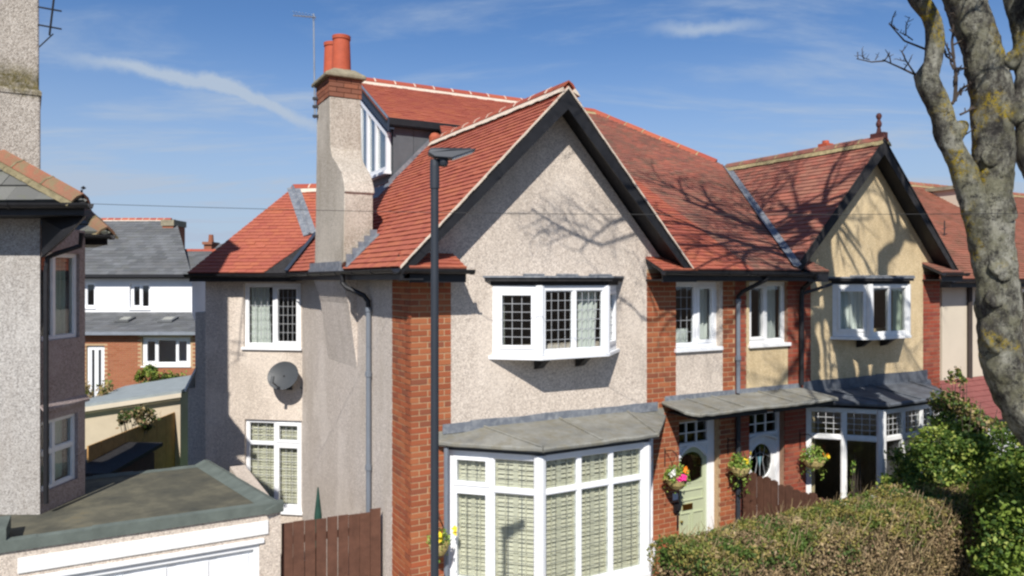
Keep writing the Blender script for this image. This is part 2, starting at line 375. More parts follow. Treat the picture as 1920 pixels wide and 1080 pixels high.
# bark
m = Mat('sycamore_bark', .9, .15)
c = m.ramp(m.noise(3.2, 10, .78, (1, 1, .55)), [(.34, (.035, .033, .03)), (.46, (.12, .11, .095)), (.53, (.34, .33, .26)), (.62, (.62, .60, .50)), (.78, (.45, .43, .33))])
c = m.mix(m.ramp(m.noise(1.7, 8, .75), [(.48, (0, 0, 0)), (.58, (.55, .55, .55))]), c, (.30, .29, .17))
c = m.mix(m.ramp(m.noise(9, 8, .85), [(.52, (0, 0, 0)), (.58, (.85, .85, .85))]), c, (.045, .042, .04))
c = m.mix(m.ramp(m.noise(24, 5, .8), [(.56, (0, 0, 0)), (.66, (.6, .6, .6))]), c, (.46, .45, .37))
yl = m.math('MULTIPLY', m.ramp(m.noise(1.5, 3, .5), [(.56, (0, 0, 0)), (.61, (1, 1, 1))]), m.ramp(m.noise(19, 8, .9), [(.50, (0, 0, 0)), (.54, (1, 1, 1))]))
c = m.mix(yl, c, (.55, .40, .03))
m.color(c); m.bump(m.math('ADD', m.noise(7, 10, .85, (1, 1, .5)), m.math('MULTIPLY', m.noise(30, 5, .8), .35)), 1.0, .12); M_['bark'] = m.m
M_['twigbark'] = simple('dark_twig', (.075, .06, .05), .9, .1, var=.3)
# thin glass: reflects by angle, lets the rest through
def glassm(name, tint=(.93, .95, .95), refl=1.0):
    m = Mat(name); nt = m.nt; nt.nodes.remove(m.b)
    t = m.n('ShaderNodeBsdfTransparent'); t.inputs[0].default_value = (*tint, 1)
    g = m.n('ShaderNodeBsdfGlossy'); g.inputs['Roughness'].default_value = .02
    f = m.n('ShaderNodeFresnel'); gm_ = m.n('ShaderNodeNewGeometry'); m.l(m.math('SUBTRACT', 1.5, m.math('MULTIPLY', gm_.outputs['Backfacing'], .8333)), f.inputs[0])
    b = m.n('ShaderNodeBump'); b.inputs['Strength'].default_value = .05; b.inputs['Distance'].default_value = .01
    m.l(m.noise(3.5, 2), b.inputs['Height']); m.l(b.outputs[0], g.inputs['Normal'])
    x = m.n('ShaderNodeMixShader'); m.l(m.math('MULTIPLY', f.outputs[0], refl*1.5, True), x.inputs[0])
    m.l(t.outputs[0], x.inputs[1]); m.l(g.outputs[0], x.inputs[2]); m.l(x.outputs[0], nt.nodes['Material Output'].inputs[0])
    return m.m
M_['glass'] = glassm('window_glass')
M_['glass_tint'] = glassm('window_glass_dark', (.55, .58, .58))

# ---------------------------------------------------------------- generic builders
def wall(mb, W, z0, z1, holes=(), t=.22, mort=(), mbm=None, x0=0):
    """wall in mb.M frame; holes = (x0,x1,z0,z1) openings; mort = brick areas (mortar backing set 12 mm back)"""
    xs = sorted({x0, W, *[h[0] for h in holes], *[h[1] for h in holes], *[h[0] for h in mort], *[h[1] for h in mort]})
    zs = sorted({z0, z1, *[h[2] for h in holes], *[h[3] for h in holes], *[h[2] for h in mort], *[h[3] for h in mort]})
    xs = [x for x in xs if x0 <= x <= W]; zs = [z for z in zs if z0 <= z <= z1]
    ins = lambda x, z, r: r[0] < x < r[1] and r[2] < z < r[3]
    for i in range(len(xs)-1):
        run = None
        for j in range(len(zs)-1):
            cx, cz = (xs[i]+xs[i+1])/2, (zs[j]+zs[j+1])/2
            if any(ins(cx, cz, h) for h in holes): kind = None
            elif any(ins(cx, cz, h) for h in mort): kind = 'm'
            else: kind = 'r'
            if kind == 'r': mb.box(xs[i], 0, zs[j], xs[i+1], t, zs[j+1])
            elif kind == 'm': mbm.setdefault('side' if x0 == 0 or W == 5.53 else ('entrance' if cz < 3.38 and len(mort) > 3 and not ins(cx, cz, mort[0]) else ('pier%d' % [i_ for i_, h_ in enumerate(mort) if ins(cx, cz, h_)][0])), MB()).box(xs[i], .006, zs[j], xs[i+1], t, zs[j+1])
BRICKS = {}
def brick_list(M, x0, x1, z0, z1, holes=(), house='A', off=0, phase=0):
    L = BRICKS.setdefault(house, [])
    k0 = int(math.floor((z0-0)/.075)); k = k0
    while k*.075 < z1-.02:
        zb = k*.075+.012; zt = zb+.061
        a = x0-.2251*2+((k+phase) % 2)*.1125+off
        if zb >= z0-.001:
            while a < x1:
                b0, b1 = max(a+.007, x0), min(a+.218, x1)
                if b1-b0 > .035:
                    segs = [(b0, b1)]
                    for h in holes:
                        if zt > h[2]+.01 and zb < h[3]-.01:
                            ns = []
                            for p, q in segs:
                                if q <= h[0] or p >= h[1]: ns.append((p, q))
                                else:
                                    if p < h[0]: ns.append((p, h[0]))
                                    if q > h[1]: ns.append((h[1], q))
                            segs = ns
                    for p, q in segs:
                        if q-p > .03: L.append((M, p, q, zb, min(zt, z1)))
                a += .225
        k += 1
def flush_bricks(house, root, rootM, mat, parent, nmax=270):
    L = BRICKS[house]; S = []
    for it in L:
        M, p, q, zb, zt = it
        w = rootM @ (M @ Vector(((p+q)/2, 0, zb)))
        x, y = pix(w)
        vis = 0 < x < 1920 and 0 < y < 1080
        nrm = (rootM.to_3x3() @ (M.to_3x3() @ Vector((0, -1, 0))))
        face = nrm.dot(Vector((0, 0, HC))-w)/(Vector((0, 0, HC))-w).length
        size = face/w.length*(q-p) if (vis and (zt-zb) > .058) else -1
        S.append((size, it))
    S.sort(key=lambda k: -k[0])
    cache = {}; rest = MB()
    for i, (sz, (M, p, q, zb, zt)) in enumerate(S):
        if i < nmax and sz > 0:
            ln = round((q-p)*200)/200
            if ln not in cache:
                b = MB(); b.t = 0; b.box(-ln/2, 0, -.0305, ln/2, .03, .0305)
                cache[ln] = b.mesh('brick', mat)
            inst('brick', cache[ln], M @ T((p+q)/2, random.uniform(-.0015, .0015), zb+.0305) @ Matrix.Rotation(random.uniform(-.006, .006), 4, 'Y'), parent)
        else:
            rest.M = M; y = random.uniform(-.0015, .0015); rest.box(p, y, zb, q, y+.03, zt)
    rest.build('brickwork', mat, parent, kind='stuff')

def clip_poly(P, poly):
    """Sutherland-Hodgman, poly convex CCW in 2D"""
    out = P
    for i in range(len(poly)):
        a, b = poly[i], poly[(i+1) % len(poly)]
        ex, ey = b[0]-a[0], b[1]-a[1]; inp = out; out = []
        side = lambda p: ex*(p[1]-a[1])-ey*(p[0]-a[0])
        for k in range(len(inp)):
            p, q = inp[k], inp[(k+1) % len(inp)]; sp, sq = side(p), side(q)
            if sp >= 0: out.append(p)
            if (sp >= 0) != (sq >= 0):
                t = sp/(sp-sq); out.append((p[0]+t*(q[0]-p[0]), p[1]+t*(q[1]-p[1])))
        if not out: return []
    return out
def area2(P): return sum(P[i][0]*P[(i+1) % len(P)][1]-P[(i+1) % len(P)][0]*P[i][1] for i in range(len(P)))/2
def tile_slope(poly3, along, mat, parent, name='roof_slope', gauge=.105, width=.168, th=.012, root=None, singles=0, base=None, under=True):
    """plain tiles over a convex polygon in 3D; along = eave direction"""
    P = [Vector(p) for p in poly3]; A = Vector(along).normalized()
    n = Vector((0, 0, 0))
    for i in range(len(P)): n += P[i].cross(P[(i+1) % len(P)])
    n.normalize()
    if n.z < 0: n = -n
    A = (A-n*A.dot(n)).normalized(); B = n.cross(A)
    if B.z < 0: A = -A; B = -B
    O = P[0]; p2 = [((p-O).dot(A), (p-O).dot(B)) for p in P]
    if area2(p2) < 0: p2 = p2[::-1]
    b0 = min(p[1] for p in p2); b1 = max(p[1] for p in p2); a0 = min(p[0] for p in p2); a1 = max(p[0] for p in p2)
    Mx = Matrix(((A.x, B.x, n.x, O.x), (A.y, B.y, n.y, O.y), (A.z, B.z, n.z, O.z), (0, 0, 0, 1)))
    items = []
    r = 0; b = b0
    while b < b1:
        a = a0-width*(.5 if r % 2 else 1)-.02; 
        while a < a1:
            full = [(a+.0015, b), (a+width-.0015, b), (a+width-.0015, b+gauge+.006), (a+.0015, b+gauge+.006)]
            q = clip_poly(full, p2)
            if len(q) >= 3 and abs(area2(q)) > 2e-4: items.append((a, b, q, len(q) == 4 and abs(area2(q)-area2(full)) < 1e-6))
            a += width
        b += gauge; r += 1
    if under:
        u = MB(); u.m = 0; u.prism([Mx @ Vector((x, y, -.004)) for x, y in p2], -n*.05, t=.5)
        und = u.build(name, M_['black_dull'] if base is None else base, parent)
    else: und = parent
    ranked = set()
    if singles and root is not None:
        sc = []
        for i, (a, b, q, fl) in enumerate(items):
            if not fl: continue
            w = root @ (Mx @ Vector((a+width/2, b+gauge/2, 0))); x, y = pix(w)
            if 0 < x < 1920 and 0 < y < 1080: sc.append((w.length, i))
        sc.sort(); ranked = {i for _, i in sc[:singles]}
    mb = MB(); cache = {}
    def tilegeo(m, a, b, q, h, t):
        top = [(x, y, h+th*(1.6-1.25*(y-b)/gauge)) for x, y in q]
        k = len(q); m.add(top+[(x, y, -.003) for x, y in q], [tuple(range(k))]+[(i, i+k, (i+1) % k+k, (i+1) % k) for i in range(k)], t)
    mb.M = Mx
    me = None
    for i, (a, b, q, fl) in enumerate(items):
        h = random.uniform(-.002, .003)+(random.random() < .04)*.006; q = [(x, y+.006*noise.noise(Vector((a*1.3, b*3, 0)))) for x, y in q]
        if i in ranked:
            if me is None:
                k = MB(); tilegeo(k, 0, 0, [(.0015, 0), (width-.0015, 0), (width-.0015, gauge+.006), (.0015, gauge+.006)], 0, 0)
                me = k.mesh('tile', mat, recalc=False)
            inst('tile', me, Mx @ T(a, b, h), und)
        else: tilegeo(mb, a, b, q, h, random.random())
    mb.build('tile_courses', mat, und, recalc=False, kind='stuff')
    return und
def ridge_line(p, q, parent, root_mat, mort, n=None, r=.11, mw=.035, name='ridge_tile', droop=.62):
    """half-round/angular ridge tiles bedded on mortar from p to q"""
    p, q = Vector(p), Vector(q); d = q-p; L = d.length; d.normalize()
    side = Vector((d.y, -d.x, 0)).normalized(); up = side.cross(d)
    if up.z < 0: up = -up
    n = n or max(1, round(L/.45)); sl = L/n
    Mx = Matrix(((d.x, side.x, up.x, p.x), (d.y, side.y, up.y, p.y), (d.z, side.z, up.z, p.z), (0, 0, 0, 1)))
    b = MB(); b.t = 0
    prof = [(-r, -r*droop), (-r*.62, -r*.08), (0, r*.30), (r*.62, -r*.08), (r, -r*droop), (r*.86, -r*droop-.012), (0, r*.12), (-r*.86, -r*droop-.012)]
    b.prism([(.004, y, z) for y, z in prof], (sl-.010, 0, 0))
    me = b.mesh('ridge_tile', root_mat)
    for i in range(n): inst(name, me, Mx @ T(i*sl, 0, random.uniform(-.004, .004)), parent)
    m = MB(); m.M = Mx
    k = max(2, int(L/.12)); 
    for sgn in (-1, 1):
        for i in range(k):
            x0, x1 = i*L/k, (i+1)*L/k; j = random.uniform(-.006, .008)
            m.prism([(x0, sgn*(r*.82), -r*droop+.0), (x0, sgn*(r+.022+j), -r*droop-.028), (x0, sgn*(r+mw+.02), -r*droop-mw-.045+j), (x0, sgn*r*.6, -r*droop-.05)], (x1-x0, 0, 0), t=.5)
    for i in range(1, n):
        m.prism([(i*sl-.012, y*1.04, z+.006) for y, z in prof[:5]] + [(i*sl-.012, 0, -r)], (.024, 0, 0), t=.5)
    m.build('ridge_mortar', mort, parent)

def face_frame(mb, M, w, h, cols, rows, fw=.06, mw=.05, sash=(), depth=.07, y0=0, sw=.045):
    """cols/rows as fractions. rows from bottom. returns pane rects {(i,j):(x0,x1,z0,z1)} in M frame"""
    mb.M = M; y1 = y0+depth
    mb.box(0, y0, 0, w, y1, fw); mb.box(0, y0, h-fw, w, y1, h)
    mb.box(0, y0, fw, fw, y1, h-fw); mb.box(w-fw, y0, fw, w, y1, h-fw)
    iw, ih = w-2*fw, h-2*fw
    xe = [fw]; ze = [fw]
    for c in cols: xe.append(xe[-1]+c/sum(cols)*iw)
    for c in rows: ze.append(ze[-1]+c/sum(rows)*ih)
    xe[-1] = w-fw; ze[-1] = h-fw
    for x in xe[1:-1]: mb.box(x-mw/2, y0+.002, fw, x+mw/2, y1, h-fw)
    panes = {}
    for i in range(len(cols)):
        xa = xe[i]+(mw/2 if i else 0); xb = xe[i+1]-(mw/2 if i < len(cols)-1 else 0)
        for z in ze[1:-1]: mb.box(xa, y0+.002, z-mw/2, xb, y1, z+mw/2)
        for j in range(len(rows)):
            za = ze[j]+(mw/2 if j else 0); zb = ze[j+1]-(mw/2 if j < len(rows)-1 else 0)
            r = [xa, xb, za, zb]
            if (i, j) in sash:
                g = .004; yy = y0-.014
                mb.box(xa-g, yy, za-g, xb+g, y1-.01, za+sw); mb.box(xa-g, yy, zb-sw, xb+g, y1-.01, zb+g)
                mb.box(xa-g, yy, za+sw, xa+sw, y1-.01, zb-sw); mb.box(xb-sw, yy, za+sw, xb+g, y1-.01, zb-sw)
                r = [xa+sw, xb-sw, za+sw, zb-sw]
            else:
                g = .012; mb.box(xa, y0+.014, za, xb, y0+.03, za+g); mb.box(xa, y0+.014, zb-g, xb, y0+.03, zb)
                mb.box(xa, y0+.014, za+g, xa+g, y0+.03, zb-g); mb.box(xb-g, y0+.014, za+g, xb, y0+.03, zb-g)
            panes[(i, j)] = tuple(r)
    return panes
def add_pane(parent, M, r, y=.032, lead=None, came='came', mat='glass', cw=.008):
    b = MB(); b.M = M; b.box(r[0]-.004, y, r[2]-.004, r[1]+.004, y+.006, r[3]+.004)
    p = b.build('pane', M_[mat], parent)
    if lead:
        nx, nz = lead; c = MB(); c.M = M; w, h = r[1]-r[0], r[3]-r[2]
        for i in range(1, nx): x = r[0]+w*i/nx; c.box(x-cw/2, y-.004, r[2], x+cw/2, y-.0005, r[3])
        for j in range(1, nz): z = r[2]+h*j/nz; c.box(r[0], y-.005, z-cw/2, r[1], y-.0015, z+cw/2)
        c.build('lead_lattice', M_[came], parent)
    return p
def curtain(parent, M, x0, x1, z0, z1, y=.25, mat='curtain', lean=0, amp=.022, wave=.085):
    b = MB(); b.M = M; n = max(8, int(abs(x1-x0)/.012)); vs = []
    for i in range(n+1):
        x = x0+(x1-x0)*i/n
        yy = y+amp*math.sin(x/wave*6.283)+amp*.4*math.sin(x/wave*2.7+1)
        vs += [(x, yy, z1), (x+lean*(i/n), yy*1.0, z0)]
    b.add(vs, [(2*i, 2*i+2, 2*i+3, 2*i+1) for i in range(n)], .5)
    k = len(vs); b.add([(p[0], p[1]+.004, p[2]) for p in vs], [(2*i, 2*i+1, 2*i+3, 2*i+2) for i in range(n)], .5)
    return b.build('curtain', M_[mat], parent, smooth=True, recalc=False)
def shutter(parent, M, r, y=.10, nb=1, lv=.052):
    """plantation shutter panel(s) behind a pane rect"""
    x0, x1, z0, z1 = r; b = MB(); w = (x1-x0)/nb
    b.M = M
    for k in range(nb):
        a, c = x0+k*w, x0+(k+1)*w; sw = min(.032, w*.14)
        b.box(a, y, z0, a+sw, y+.03, z1); b.box(c-sw, y, z0, c, y+.03, z1)
        b.box(a+sw, y, z0, c-sw, y+.03, z0+.03); b.box(a+sw, y, z1-.03, c-sw, y+.03, z1)
        b.box((a+c)/2-.008, y-.012, z0+.03, (a+c)/2+.008, y-.002, z1-.03)
        n = max(1, int((z1-z0-.06)/lv))
        for i in range(n):
            z = z0+.03+(i+.5)*(z1-z0-.06)/n
            b.prism([(a+sw, y+.000, z-.021), (a+sw, y+.004, z-.023), (a+sw, y+.030, z+.019), (a+sw, y+.026, z+.021)], (c-a-2*sw, 0, 0), t=.5)
    return b.build('shutter', M_['shutter'], parent)
def tree_tube(mb, pts, rad, n=10, jit=.05, t=None):
    P = [Vector(p) for p in pts]; out = []; rr = []
    # Catmull-Rom resample
    for i in range(len(P)-1):
        p0, p1, p2, p3 = P[max(i-1, 0)], P[i], P[i+1], P[min(i+2, len(P)-1)]
        k = max(2, int((p2-p1).length/(.035 if jit > .06 else .09)))
        k = min(k, 40)
        for j in range(k):
            u = j/k; out.append(.5*((2*p1)+(-p0+p2)*u+(2*p0-5*p1+4*p2-p3)*u*u+(-p0+3*p1-3*p2+p3)*u**3)); rr.append(rad[i]*(1-u)+rad[i+1]*u)
    out.append(P[-1]); rr.append(rad[-1])
    start = len(mb.v)
    mb.tube(out, rr, n, True, t)
    if jit:
        idx = 0
        for i, c in enumerate(out):
            for k in range(n):
                v = Vector(mb.v[start+i*n+k]); d = v-c
                q_ = Vector((v.x*1.0, v.y*1.0, v.z*.6)); f = 1+jit*2*(noise.noise(v*3.1)+.5*noise.noise(v*8.3))
                if jit > .06: f += .035*(1-abs(noise.noise(q_*13))*2.5)+.03*noise.noise(q_*27)+.018*noise.noise(v*60)
                mb.v[start+i*n+k] = tuple(c+d*f)
def leaf_cloud(name, pts, nrm, size, mats, mi, parent=None, tone=None, spread=1.0, aspect=.6, kind=None):
    """numpy: a quad leaf at each point, orientation near nrm with randomness"""
    rs = np.random.RandomState(len(pts)); N = len(pts)
    pts = np.asarray(pts, float); nrm = np.asarray(nrm, float)
    d = nrm+rs.normal(0, spread, (N, 3)); d /= np.linalg.norm(d, axis=1)[:, None]+1e-9
    r = rs.normal(0, 1, (N, 3)); a = np.cross(d, r); a /= np.linalg.norm(a, axis=1)[:, None]+1e-9; b = np.cross(d, a)
    s = (np.asarray(size)*(.6+.8*rs.rand(N)))[:, None]
    v = np.empty((N, 4, 3)); v[:, 0] = pts-a*s; v[:, 1] = pts-b*s*aspect+d*s*.15; v[:, 2] = pts+a*s; v[:, 3] = pts+b*s*aspect+d*s*.15
    me = bpy.data.meshes.new(name); me.vertices.add(4*N); me.vertices.foreach_set('co', v.ravel())
    me.loops.add(4*N); me.loops.foreach_set('vertex_index', np.arange(4*N, dtype=np.int32))
    me.polygons.add(N); me.polygons.foreach_set('loop_start', np.arange(0, 4*N, 4, dtype=np.int32)); me.polygons.foreach_set('loop_total', np.full(N, 4, dtype=np.int32))
    for m in mats: me.materials.append(m)
    me.polygons.foreach_set('material_index', np.asarray(mi, dtype=np.int32))
    at_ = me.attributes.new('tone', 'FLOAT', 'FACE'); at_.data.foreach_set('value', (rs.rand(N) if tone is None else tone).astype(np.float32))
    me.update(calc_edges=True); me.validate()
    o = bpy.data.objects.new(name, me); C.objects.link(o)
    if parent: o.parent = parent
    if kind: o['kind'] = kind
    return o

# ================================================================ ground
def ground_sheet(name, poly, z, mat, th=.3):
    b = MB(); b.prism([(x, y, z-th) for x, y in poly], (0, 0, th), t=.5); return b.build(name, M_[mat], kind='structure')
g = ground_sheet('ground', [(-400, -300), (400, -300), (400, 500), (-400, 500)], 0, 'soil', 1)
def hp(s, d): p = Hw(s, d, 0); return (p.x, p.y)
ground_sheet('road', [hp(-80, -17), hp(80, -17), hp(80, -7.6), hp(-80, -7.6)], .004, 'road', .003)
b = MB(); b.M = MH
for i in range(-40, 40): b.box(i*.915, -7.6, 0, i*.915+.905, -7.475, .115)
b.build('kerb', M_['kerb'], kind='structure')
b = MB(); b.M = MH
for i in range(-26, 26):
    for j in range(4): b.box(i*.9+.004, -7.47+j*.9, 0, i*.9+.896, -7.47+j*.9+.892, .10+random.uniform(-.003, .003))
b.build('pavement', M_['pavement'], kind='structure')
b = MB(); b.M = MH; b.box(-6, -3.9, 0, 4.7, .9, GZ-.01); b.build('driveway', M_['conc'], kind='structure')
b = MB(); b.M = MH; b.box(4.7, -3.9, 0, 12, -.02, GZ); b.build('front_garden_ground', M_['soil'], kind='structure')
ground_sheet('lawn', [(-14, 14.9), (-5.2, 14.9), (-5.2, 26), (-14, 26)], .06, 'lawn', .05)

# ================================================================ house A and B shared construction
LA = 'pinkish pebble-dashed semi-detached house with bright orange roof tiles and a tall chimney'
LB = 'cream roughcast semi-detached house with mossy weathered tiles and a finial on its gable'
A = thing('semi_detached_house', LA, 'house', MH.copy())
Bh = thing('semi_detached_house', LB, 'house', MH.copy())
MIR = 10.9
I4 = Matrix.Identity(4)
def seg(h, a, b, z):
    if h == 'B': a, b = (MIR-b[0], b[1]), (MIR-a[0], a[1])
    return Mseg(a, b, z), seglen(a, b)
def rx(h, x0, x1): return (x0, x1) if h == 'A' else (MIR-x1, MIR-x0)
def half(h):
    root = A if h == 'A' else Bh
    reb = M_['pebbleA'] if h == 'A' else M_['renderB']
    bm_ = M_['brickA'] if h == 'A' else M_['brickB']
    mo = M_['mortar'] if h == 'A' else M_['mortarB']
    X = lambda a, b: rx(h, a, b)
    holes = [(*X(1.27, 2.99), 4.32, 5.08), (*X(.72, 3.58), GZ, 3.05), (*X(4.24, 5.13), 4.15, 5.17), (*X(4.3, 5.13), GZ, 3.05)]
    mort = [(*X(0, .54), 0, 5.4), (*X(3.68, 4.24), 3.38, 5.4), (*X(5.19, 5.45), 3.38, 5.4), (*X(3.68, 5.45), 0, 3.38)]
    w, mm = MB(), {}
    mm2 = {}
    if h == 'A': wall(w, 5.45, 0, 5.36, holes, .22, mort, mm, x0=.012)
    else: wall(w, 10.888, 0, 5.36, holes, .22, mort, mm, x0=5.45)
    # gable
    if h == 'A': gp = [(.02, 5.36), (4.06, 5.36), (4.06, 5.40), (2.07, 7.60), (.02, 5.52)]
    else: gp = [(6.72, 5.36), (10.80, 5.36), (10.80, 5.42), (8.75, 7.52), (6.72, 5.46)]
    w.prism([(x, 0, z) for x, z in gp], (0, .22, 0))
    # side wall
    if h == 'A':
        fwo = w.build('rendered_wall', reb, root); w = MB()
        w.M = Mseg((0, 5.75), (0, 0)); wall(w, 5.53, 0, 5.36, (), .22, [(5.09, 5.53, 0, 5.4)], mm2); Ms = w.M
    else:
        w.M = Mseg((10.9, 0), (10.9, 9)); wall(w, 9, 0, 5.36, (), .22, [(0, .5, 0, 5.4)], mm2, x0=.22); Ms = w.M
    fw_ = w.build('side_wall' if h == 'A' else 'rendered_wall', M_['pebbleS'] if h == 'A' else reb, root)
    backs = {k_: v_.build('brick_backing', mo, root) for k_, v_ in mm.items()}
    for v_ in mm2.values(): v_.v = [tuple(Ms @ Vector(p)) for p in v_.v]; backs['side'] = v_.build('brick_backing', mo, root)
    mo_ = backs['pier0']
    br = lambda x0, x1, z0, z1, hl=(), ph=0: brick_list(I4, *rx(h, x0, x1), z0, z1, hl, h, 0, ph)
    br(0, .54, .0, 5.30)
    br(3.68, 4.24, 3.38, 5.30); br(5.195, 5.445, 3.38, 5.30)
    br(3.68, 5.445, .0, 3.37, [(*X(4.3, 5.13), GZ, 3.05), (*X(3.2, 3.80), 0, 3.2)])
    if h == 'A': brick_list(Mseg((0, 5.75), (0, 0)), 5.09, 5.715, .0, 5.30, (), 'A', 0, 1)
    flush_bricks(h, root, MH, bm_, mo_, 285)
    # interior: floors, spine wall, ceiling
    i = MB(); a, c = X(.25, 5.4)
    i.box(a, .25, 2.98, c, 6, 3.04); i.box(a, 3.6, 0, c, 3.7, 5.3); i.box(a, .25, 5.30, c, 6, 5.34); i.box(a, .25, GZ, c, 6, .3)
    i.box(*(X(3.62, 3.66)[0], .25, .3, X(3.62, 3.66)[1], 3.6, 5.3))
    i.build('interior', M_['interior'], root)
    # ---- oriel
    z0, zt = 4.225, 5.13; pts = [(1.13, 0), (1.62, -.41), (2.66, -.41), (3.13, 0)]
    fr = MB(); wm = 'white' if h == 'A' else 'white_old'; info = []
    face_spec = [((1,), {(0, 0)}), ((1, 1), set()), ((1,), {(0, 0)})]
    for k in range(3):
        M, L = seg(h, pts[k], pts[k+1], z0)
        cols, sash = face_spec[k]
        info.append((M, L, face_frame(fr, M, L, zt-z0, cols, (1,), .07 if k == 1 else .085, .06, sash, .07)))
    fr.M = I4
    for p in pts[1:3]:
        q = p if h == 'A' else (MIR-p[0], p[1]); fr.tube([(q[0], q[1]+.03, z0), (q[0], q[1]+.03, zt)], .062, 8)
    ow = bevel(fr.build('oriel_window', M_[wm], root), .004, 1)
    def canted(P, off):
        Q = [(P[0][0]-off*1.41, 0), (P[1][0]-off*.41, P[1][1]-off), (P[2][0]+off*.41, P[2][1]-off), (P[3][0]+off*1.41, 0)]
        return Q if h == 'A' else [(MIR-x, y) for x, y in Q][::-1]
    s_ = MB(); s_.prism([(x, y, z0-.055) for x, y in canted(pts, .045)], (0, 0, .052)); bevel(s_.build('sill', M_[wm], ow), .008)
    s_ = MB(); s_.prism([(x, y, zt+.003) for x, y in canted(pts, .02)], (0, 0, .05)); s_.prism([(x, y, zt+.053) for x, y in canted(pts, .08)], (0, 0, .045)); s_.build('black_fascia', M_['black_dull'], ow)
    s_ = MB(); s_.prism([(x, y, zt+.10) for x, y in canted(pts, .10)], (0, 0, .025)); 
    for x in (1.6, 2.12, 2.66): xx = x if h == 'A' else MIR-x; s_.tube([(xx, -.50, zt+.13), (xx, -.01, zt+.135)], .022, 6)
    s_.build('lead_roof', M_['lead'], ow)
    for x in (1.80, 2.46):
        s_ = MB(); a, c = X(x-.045, x+.045); s_.prism([(a, -.30, z0-.056), (a, -.01, z0-.056), (a, -.01, z0-.22), (a, -.10, z0-.20)], (c-a, 0, 0)); s_.build('corbel', M_['black'], ow)
    s_ = MB(); s_.prism([(x, y+.08, z0+.0) for x, y in canted(pts, -.07)], (0, 0, .03)); s_.build('window_board', M_[wm], ow)
    for k, (M, L, P) in enumerate(info):
        for key, r in P.items():
            lead = ((3, 6) if k != 1 else (4, 6)) if h == 'A' else None
            add_pane(ow, M, r, lead=lead)
    if h == 'A':
        M, L, P = info[1]; curtain(ow, M, L*.66, L*.97, .04, .88, .17, lean=-.06); 
        M, L, P = info[2]; curtain(ow, M, .05, L*.95, .04, .88, .10)
        M, L, P = info[0]; curtain(ow, M, .02, .13, .04, .88, .16)
    else:
        M, L, P = info[0]; curtain(ow, M, .05, L*.42, .04, .88, .11, lean=.05)
        M, L, P = info[1]; curtain(ow, M, L*.70, L*.97, .04, .88, .11, 'curtain_green'); curtain(ow, M, .05, L*.18, .04, .88, .12, 'curtain_green')
        M, L, P = info[2]; curtain(ow, M, .06, L*.9, .04, .88, .10)
    # ---- first-floor two-light window
    M, L = seg(h, (4.24, .07), (5.13, .07), 4.17)
    fr = MB(); P = face_frame(fr, M, L, 1.0, (1.05, 1), (1,), .06, .06, {(1, 0)} if h == 'A' else {(0, 0)}, .07)
    w2 = bevel(fr.build('two_light_window', M_[wm], root), .004, 1)
    s_ = MB(); s_.M = M; s_.box(-.03, -.12, -.06, L+.03, .07, -.003); bevel(s_.build('sill', M_[wm], w2), .006)
    for key, r in P.items(): add_pane(w2, M, r, lead=((3, 5) if key[0] == 0 else None) if h == 'A' else None)
    if h == 'A':
        curtain(w2, M, L*.56, L*.95, .05, .95, .16); curtain(w2, M, .06, L*.46, .05, .28, .14)
    else:
        curtain(w2, M, L*.52, L*.95, .05, .95, .16)
    # ---- ground-floor bay
    zs, zh = 1.36, 3.07; pts = [(.5, 0), (1.35, -.85), (2.98, -.85), (3.80, 0)]
    fr = MB(); info = []
    for k in range(3):
        M, L = seg(h, pts[k], pts[k+1], zs)
        cols = (1, 1.12) if k != 1 else (1, 1, 1)
        if h == 'B' and k == 2: cols = (1, 1)
        sash = {(0, 0), (0, 1)} if (h == 'A' and k == 0) else set()
        info.append((M, L, face_frame(fr, M, L, zh-zs, cols, (1.26, .42) if h == 'A' else (1.22, .45), .075, .06 if h == 'A' else .075, sash, .08)))
    fr.M = I4
    for p in pts[1:3]:
        q = p if h == 'A' else (MIR-p[0], p[1]); fr.tube([(q[0], q[1]+.03, zs), (q[0], q[1]+.03, zh)], .078, 8)
    bw = bevel(fr.build('bay_window', M_[wm], root), .005, 1)
    s_ = MB(); s_.prism([(x, y, zs-.07) for x, y in canted(pts, .06)], (0, 0, .067)); bevel(s_.build('sill', M_[wm], bw), .008)
    s_ = MB(); s_.prism([(x, y, 0) for x, y in canted(pts, .0)], (0, 0, zs-.073)); s_.build('bay_base', reb, bw)
    s_ = MB(); s_.prism([(x, y, zh+.003) for x, y in canted(pts, .03)], (0, 0, .055)); s_.build('fascia', M_['black_dull' if h == 'B' else 'lampgrey'], bw)
    # lead roof, sloping from the wall
    O = canted(pts, .14); O = [(x, y) for x, y in O]
    zf = 3.135
    rf = MB(); n = len(O)
    top = [(O[0][0], 0, 3.30), (O[0][0], -.02, zf+.06), (O[1][0], O[1][1], zf+.06), (O[2][0], O[2][1], zf+.06), (O[3][0], -.02, zf+.06), (O[3][0], 0, 3.30)]
    c1, c2 = (O[1][0]*.45+O[0][0]*.55+.25, 0, 3.31), (O[2][0]*.45+O[3][0]*.55-.25, 0, 3.31)
    bot = [(p[0], p[1], zf) for p in top]
    rf.add(top+bot+[c1, c2], [(1, 2, 12), (0, 1, 12), (2, 3, 13, 12), (3, 4, 13), (4, 5, 13), (6, 11, 10, 9, 8, 7), (1, 7, 8, 2), (2, 8, 9, 3), (3, 9, 10, 4), (0, 6, 7, 1), (4, 10, 11, 5)], .5)
